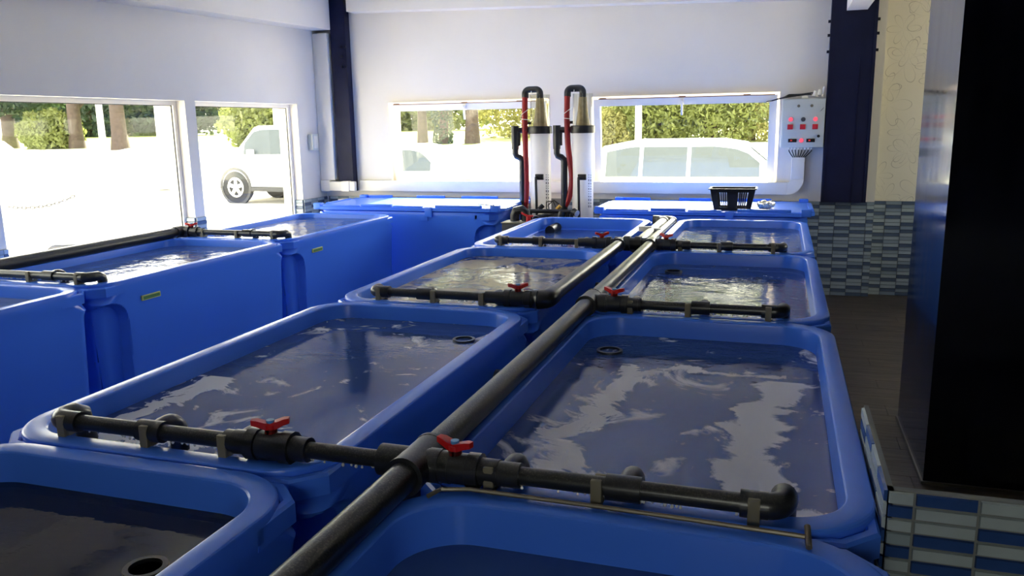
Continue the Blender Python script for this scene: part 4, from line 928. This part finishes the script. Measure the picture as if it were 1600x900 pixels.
def tree(x, y, label, r=0.2, h=7, crown=((0, 0, 4.2), (2.6, 2.2, 1.8)), leaf='leaf', n=2600, size=0.17, ivy=False, lean=0.0, seed=1, extra=()):
    z = bankz(y) - 0.05
    t = thing('tree', label, 'tree', (x, y, z), 0, 'trees beyond the car park')
    q = MB(); rnd = random.Random(seed)
    q.tube([(0, 0, 0), (lean * 0.15, 0, h * 0.12), (lean * 0.5, 0, h * 0.4), (lean, 0, h * 0.75)], [r * 1.35, r * 1.05, r * 0.9, r * 0.5], 12)
    for k in range(5):
        a = rnd.uniform(0, 6.28); zz = h * rnd.uniform(0.28, 0.6); L = rnd.uniform(1.2, 2.4)
        q.tube([(lean * zz / h, 0, zz), (lean * zz / h + math.cos(a) * L * 0.5, math.sin(a) * L * 0.5, zz + L * 0.35), (lean * zz / h + math.cos(a) * L, math.sin(a) * L, zz + L * 0.5)], [r * 0.45, r * 0.3, r * 0.12], 8)
    q.build('trunk', M['bark'], t)
    leaves(crown[0], crown[1], n, size, seed).build('foliage', M[leaf], t, 0)
    for i, (c_, rd, nn, lf) in enumerate(extra): leaves(c_, rd, nn, size * 0.9, seed + 10 + i).build('foliage', M[lf], t, 0)
    if ivy:
        q = MB(); rnd = random.Random(seed + 5); vs = []; fs = []
        for i in range(1500):
            zz = rnd.uniform(0, 2.6); a = rnd.uniform(0, 6.28); rr = r * 1.5 * (1 + 0.9 * abs(mnoise.noise(Vector((a, zz, 2))))) + 0.05
            p = Vector((math.cos(a) * rr, math.sin(a) * rr, zz)); u = Vector((rnd.gauss(0, 1), rnd.gauss(0, 1), rnd.gauss(0, 1))).normalized(); b = u.orthogonal().normalized(); s = 0.06
            o_ = len(vs); vs += [p - u * s, p + b * s * .6, p + u * s, p - b * s * .6]; fs.append((o_, o_ + 1, o_ + 2, o_ + 3))
        q.add(vs, fs).build('ivy', M['leaf_d'], t, 0)
    return t
def shrub(x, y, label, rad, leaf='leaf', n=3000, size=0.13, seed=1, zoff=0.0):
    z = bankz(y) - 0.05
    t = thing('shrub', label, 'shrub', (x, y, z), 0, 'shrubs beyond the car park')
    leaves((0, 0, rad[2] * 0.8 + zoff), rad, n, size, seed, 0.3).build('foliage', M[leaf], t, 0)
    q = MB(); rnd = random.Random(seed)
    for k in range(5):
        a = rnd.uniform(0, 6.28); q.tube([(0.1 * math.cos(a), 0.1 * math.sin(a), 0), (rad[0] * 0.4 * math.cos(a), rad[1] * 0.4 * math.sin(a), rad[2] * 1.2)], [0.05, 0.02], 6)
    q.build('stem', M['bark'], t); return t
D = lambda u, Y: u * Y
tree(-0.4518 * 26, 26, 'slim grey-brown tree trunk left of the ivy-covered tree', 0.15, 7, ((0, 1.0, 3.6), (2.0, 1.4, 1.5)), 'leaf_y', 1500, 0.15, seed=2)
tree(-0.4225 * 25, 25, 'ivy-covered tree seen through the left back window', 0.13, 7, ((0, 0.8, 4.0), (1.9, 1.6, 1.8)), 'leaf', 1800, 0.15, ivy=True, seed=3, lean=0.3)
tree(-0.3815 * 25, 25, 'bare dark tree trunk near the left filter column', 0.20, 7, ((0.5, 1.0, 3.7), (2.1, 1.5, 1.5)), 'leaf_y', 1600, 0.15, seed=4)
tree(-0.952 * 24, 24, 'reddish-brown tree trunk seen through the wide left window', 0.26, 5, ((0, 1.5, 3.2), (3.0, 1.6, 1.2)), 'leaf', 2600, 0.2, seed=5)
tree(-1.035 * 24.5, 24.5, 'broad tree trunk beside the round shrub in the wide left window', 0.24, 5, ((0, 1.5, 3.1), (2.8, 1.6, 1.2)), 'leaf', 2600, 0.2, seed=6)
tree(-1.17 * 25, 25, 'leafy tree at the left end of the wide left window', 0.25, 5, ((0, 0, 2.6), (3.0, 1.8, 1.4)), 'leaf_d', 2800, 0.2, seed=7)
shrub(-1.085 * 24.5, 24.5, 'round green shrub above the white car in the wide left window', (1.25, 1.0, 0.85), 'leaf', 2200, 0.15, 11)
shrub(-0.69 * 24, 24, 'green shrub seen through the narrow left window above the parked car', (1.7, 1.2, 1.1), 'leaf', 2600, 0.16, 12)
shrub(-0.60 * 26, 26, 'yellow-green shrub near the lamp post of the narrow left window', (2.0, 1.2, 1.2), 'leaf_y', 2400, 0.16, 13)
shrub(-0.150 * 24, 24, 'big leafy shrub behind the silver car on its left', (1.7, 1.4, 1.7), 'leaf', 3800, 0.13, 14)
shrub(-0.085 * 24, 24, 'big leafy shrub behind the roof of the silver car', (1.8, 1.4, 1.9), 'leaf', 4000, 0.13, 15)
shrub(-0.028 * 25, 25, 'yellow-green shrub at the right end of the right back window', (1.3, 1.2, 1.7), 'leaf_y', 2600, 0.13, 16)
shrub(-0.198 * 23, 23, 'small yellow-green bush left of the silver car', (0.55, 0.5, 0.7), 'leaf_y', 1200, 0.10, 17)
shrub(-0.30 * 30, 30, 'yellowish bush on the lawn behind the filter columns', (2.6, 1.5, 1.7), 'leaf_y', 2400, 0.15, 18)
# distant belts of woodland
for i, (x, y, r, lf, lab) in enumerate(((-44, 46, (11, 3, 2.6), 'leaf_d', 'dark distant wood behind the wide left window'), (-27, 52, (10, 3, 2.8), 'leaf', 'green distant wood behind the narrow left window'), (-12, 58, (8.5, 4, 8), 'leaf_y', 'pale distant wood behind the left back window'), (-3, 54, (8, 4, 8), 'leaf', 'green distant wood behind the right back window'), (-64, 38, (11, 3, 2.5), 'leaf', 'distant wood at the far left'))):
    shrub(x, y, lab, r, lf, 5200, 0.42, 30 + i)
# posts
def post(x, y, h, r, label, name='lamp_post', arm=False):
    z = bankz(y); t = thing(name, label, 'post', (x, y, z))
    MB().tube([(0, 0, 0), (0, 0, h)], [r * 1.2, r * 0.85], 12).build('pole', M['post'], t); MB().box((-r * 2, -r * 2, 0), (r * 2, r * 2, 0.04)).build('base_plate', M['post'], t, 0)
    if arm: MB().box((-0.14, -0.1, h * 0.38), (0.14, 0.1, h * 0.9), 0.02).build('cabinet', M['post'], t)
post(-0.985 * 20, 20, 5, 0.09, 'white lamp post seen through the wide left window')
post(-0.872 * 19.5, 19.5, 3.2, 0.13, 'white post with a box at the right of the wide left window', 'sign_post', True)
post(-0.668 * 19.5, 19.5, 5, 0.18, 'thick white lamp post seen through the narrow left window')
post(-0.166 * 20, 20, 5, 0.075, 'slim white lamp post behind the silver car')
# cars
def car(x, y, rz, L, H, label, paint, kind):
    t = thing('car', label, 'car', (x, y, GZ), rz, 'parked cars'); w = 0.86
    hl = L / 2; wr = 0.33 if kind != 'suv' else 0.39
    belt = H * 0.62
    if kind == 'hatch':   # front towards +x
        lower = [(-hl, 0.32), (-hl, 0.62), (-hl + 0.06, belt), (hl * 0.42, belt), (hl * 0.86, belt - 0.14), (hl, 0.62), (hl, 0.30)]
        top = [(-hl + 0.08, belt), (-hl + 0.42, H - 0.08), (-hl + 0.85, H), (0.05, H), (0.42, H - 0.06), (hl * 0.50, belt)]
    elif kind == 'suv':
        lower = [(-hl, 0.40), (-hl, 0.80), (-hl + 0.05, belt), (hl * 0.45, belt), (hl * 0.92, belt - 0.06), (hl, 0.80), (hl, 0.40)]
        top = [(-hl + 0.05, belt), (-hl + 0.16, H - 0.06), (-hl + 0.30, H), (hl * 0.36, H), (hl * 0.42, H - 0.05), (hl * 0.66, belt)]
    else:
        lower = [(-hl, 0.34), (-hl, 0.62), (-hl + 0.1, belt), (hl * 0.40, belt), (hl * 0.9, belt - 0.12), (hl, 0.62), (hl, 0.32)]
        top = [(-hl + 0.45, belt), (-hl + 1.0, H - 0.04), (-hl + 1.3, H), (0.1, H), (0.35, H - 0.05), (hl * 0.42, belt)]
    q = MB()
    def lp(poly, yy, ins): 
        cx = sum(p[0] for p in poly) / len(poly); cz = sum(p[1] for p in poly) / len(poly)
        return [(cx + (p[0] - cx) * (1 - ins), yy, cz + (p[1] - cz) * (1 - ins)) for p in poly]
    q.loops([lp(lower, -w, 0.03), lp(lower, -w + 0.05, 0.0), lp(lower, w - 0.05, 0.0), lp(lower, w, 0.03)])
    def tp(yy_bottom, yy_top):
        return [(p[0], yy_bottom + (yy_top - yy_bottom) * (p[1] - belt) / (H - belt), p[1]) for p in top]
    q.loops([tp(-w + 0.04, -w + 0.24), tp(w - 0.04, w - 0.24)])
    q.build('body', M[paint], t, 30)
    # side windows, slightly proud
    def sidepane(xa, xb, sgn, za=0.06, zb=0.10):
        def topz(xx):
            for (p, r_) in zip(top[:-1], top[1:]):
                if p[0] <= xx <= r_[0]: return p[1] + (r_[1] - p[1]) * (xx - p[0]) / (r_[0] - p[0])
            return belt
        n = 6; lo = []; hi = []
        for i in range(n + 1):
            xx = xa + (xb - xa) * i / n; z1 = max(belt + za + 0.01, min(topz(xx), H) - zb); z0 = belt + za * 0.5
            f0 = (z0 - belt) / (H - belt); f1 = (z1 - belt) / (H - belt)
            lo.append((xx, sgn * (w - 0.04 - 0.20 * f0 + 0.006), z0)); hi.append((xx, sgn * (w - 0.04 - 0.20 * f1 + 0.006), z1))
        vs = lo + hi; fs = [(i, i + 1, n + 2 + i, n + 1 + i) for i in range(n)]
        MB().add(vs, fs).build('side_window', M['carglass'], t, 0)
    xa, xb = top[1][0], top[-2][0]
    cuts = [xa + 0.02, xa + (xb - xa) * 0.28, xa + (xb - xa) * 0.62, xb + 0.25]
    for sgn in (-1, 1):
        for i in range(3): sidepane(cuts[i] + 0.03, cuts[i + 1] - 0.03, sgn)
    for (p, r_, nm, s) in ((top[0], top[1], 'rear_window', -1), (top[-1], top[-2], 'windscreen', 1)):
        def pt(f, sy):
            xx = p[0] + (r_[0] - p[0]) * f; zz = p[1] + (r_[1] - p[1]) * f; return (xx + s * 0.012, sy * (w - 0.12 - 0.20 * (zz - belt) / (H - belt)), zz + 0.008)
        MB().add([pt(0.12, -1), pt(0.12, 1), pt(0.92, 1), pt(0.92, -1)], [(0, 1, 2, 3)]).build(nm, M['carglass'], t, 0)
    for xx in (-hl + 0.78, hl - 0.82):
        for sgn in (-1, 1):
            wh = MB().cyl((xx, sgn * (w - 0.20), wr), (xx, sgn * (w + 0.005), wr), wr, 26).build('wheel', M['rubber'], t)
            q = MB(); q.ring((xx, sgn * (w + 0.004), wr), (0, sgn, 0), wr * 0.62, wr * 0.50, 0.012, 24); q.cyl((xx, sgn * (w + 0.002), wr), (xx, sgn * (w + 0.012), wr), wr * 0.16, 12)
            for k in range(5):
                a = 2 * math.pi * k / 5 + 0.3; ca, sa = math.cos(a), math.sin(a); hw = 0.045
                q.add([(xx + ca * wr * 0.1 - sa * hw, sgn * (w + 0.010), wr + sa * wr * 0.1 + ca * hw), (xx + ca * wr * 0.56 - sa * hw, sgn * (w + 0.010), wr + sa * wr * 0.56 + ca * hw), (xx + ca * wr * 0.56 + sa * hw, sgn * (w + 0.010), wr + sa * wr * 0.56 - ca * hw), (xx + ca * wr * 0.1 + sa * hw, sgn * (w + 0.010), wr + sa * wr * 0.1 - ca * hw)], [(0, 1, 2, 3)])
            q.build('rim', M['steel'], wh, 30)
            MB().ring((xx, sgn * (w - 0.06), wr + 0.02), (0, sgn, 0), wr + 0.075, wr + 0.01, 0.075, 28).build('wheel_arch', M['trim'], t)
    q = MB(); q.box((-hl + 1.2, -w - 0.012, 0.30), (hl - 1.25, w + 0.012, 0.40)); q.build('sill', M['trim'], t, 0)
    for sgn in (-1, 1):
        for i in (1, 2): MB().box((cuts[i] - 0.26, sgn * (w - 0.005), belt - 0.10), (cuts[i] - 0.10, sgn * (w + 0.025), belt - 0.075), 0.005).build('door_handle', M['trim'], t)
        MB().box((-hl - 0.012, sgn * (w - 0.22), belt - 0.22), (-hl + 0.10, sgn * (w + 0.008), belt - 0.02), 0.01).build('tail_lamp', M['tail'], t)
        MB().box((hl - 0.16, sgn * (w - 0.30), 0.60), (hl + 0.008, sgn * (w - 0.02), 0.74), 0.02).build('headlamp', M['acrylic'], t)
        MB().box((hl * 0.36, sgn * (w - 0.02), belt + 0.02), (hl * 0.36 + 0.10, sgn * (w + 0.16), belt + 0.15), 0.02).build('wing_mirror', M[paint], t)
    q = MB(); q.box((-hl - 0.03, -w + 0.04, 0.34), (-hl + 0.05, w - 0.04, 0.56), 0.02); q.build('bumper', M[paint], t); q = MB(); q.box((hl - 0.05, -w + 0.04, 0.32), (hl + 0.03, w - 0.04, 0.54), 0.02); q.build('bumper', M[paint], t)
    return t
car(-0.93, 13.2, 0.0, 4.2, 1.50, 'pale silver-blue hatchback outside the right back window', 'carblue', 'hatch')
car(-0.7359 * 17.2 + 1.5, 17.6, math.pi * 0.98, 4.5, 1.86, 'white off-road car with a spoked wheel outside the narrow left window', 'car', 'suv')
car(-1.25 * 17.5, 17.5, 0.1, 4.2, 1.62, 'white car at the far left of the wide left window', 'car', 'hatch')
car(-0.46 * 15.5, 15.5, 0.05, 4.3, 1.42, 'white car outside the left back window', 'car', 'sedan')
lw = MB().box((-28, 14.6, GZ), (-14.6, 14.85, 0.62)); lw.box((-28, 14.57, 0.62), (-14.57, 14.88, 0.68)); ow = lw.build('garden_wall', M['post'], smooth=0); tag(ow, 'low white wall across the car park in the wide left window', 'wall')
# chains
def chain(p0, p1, sag, label):
    p0, p1 = Vector(p0), Vector(p1); t = thing('chain', label, 'chain', p0[:], 0, 'chains outside the left window')
    n = int((p1 - p0).length / 0.055); me_ = None
    for i in range(n):
        u = (i + 0.5) / n; p = (p1 - p0) * u; p.z -= sag * 4 * u * (1 - u)
        if me_ is None:
            q = MB(); pts = [(0.036 * math.cos(a), 0, 0.02 * math.sin(a)) for a in [2 * math.pi * k / 8 for k in range(8)]]; q.tube(pts + [pts[0]], 0.007, 5, False); me_ = q.mesh('link', M['chain'], 60)
        o = obj('link', me_, t); o.location = p; dz = -sag * 4 * (1 - 2 * u)
        d = (p1 - p0); yaw = math.atan2(d.y, d.x); pit = math.atan2(dz + d.z, Vector((d.x, d.y)).length)
        o.rotation_euler = (math.pi / 2 * (i % 2), -pit, yaw)
chain((-11.0, 9.15, 0.46), (-10.4, 9.95, 0.58), 0.10, 'hanging chain outside the wide left window')
for (x, y, lab) in ((-10.4, 9.95, 'short white bollard holding the far end of the chain'), (-11.0, 9.15, 'short white bollard holding the near end of the chain')):
    t = thing('bollard', lab, 'bollard', (x, y, GZ)); MB().cyl((0, 0, 0), (0, 0, 0.82), 0.05, 14).build('post', M['post'], t); MB().lathe((0, 0, 0), [(0.055, 0.82), (0.055, 0.86), (0.02, 0.89)], 14).build('cap', M['post'], t)

t = thing('rail_hoop', 'low bent metal hoop rail just outside the wide left window', 'rail', (-5.9, 5.5, GZ))
MB().tube([(-0.28, -0.02, 0), (-0.28, -0.02, 0.62)] + [tuple(p) for p in arc((-0.16, -0.01, 0.66), (-1, 0, 0), (0, 0, 1), 0.12, 0, math.pi / 2, 5)] + [(0.10, 0.01, 0.79)] + [tuple(p) for p in arc((0.14, 0.01, 0.67), (0, 0, 1), (1, 0, 0), 0.12, 0, math.pi / 2, 5)] + [(0.26, 0.02, 0)], 0.018, 10).build('hoop', M['chain'], t)
for xx in (-0.28, 0.26): MB().box((xx - 0.05, -0.06, 0), (xx + 0.05, 0.04, 0.012)).build('foot', M['chain'], t, 0)
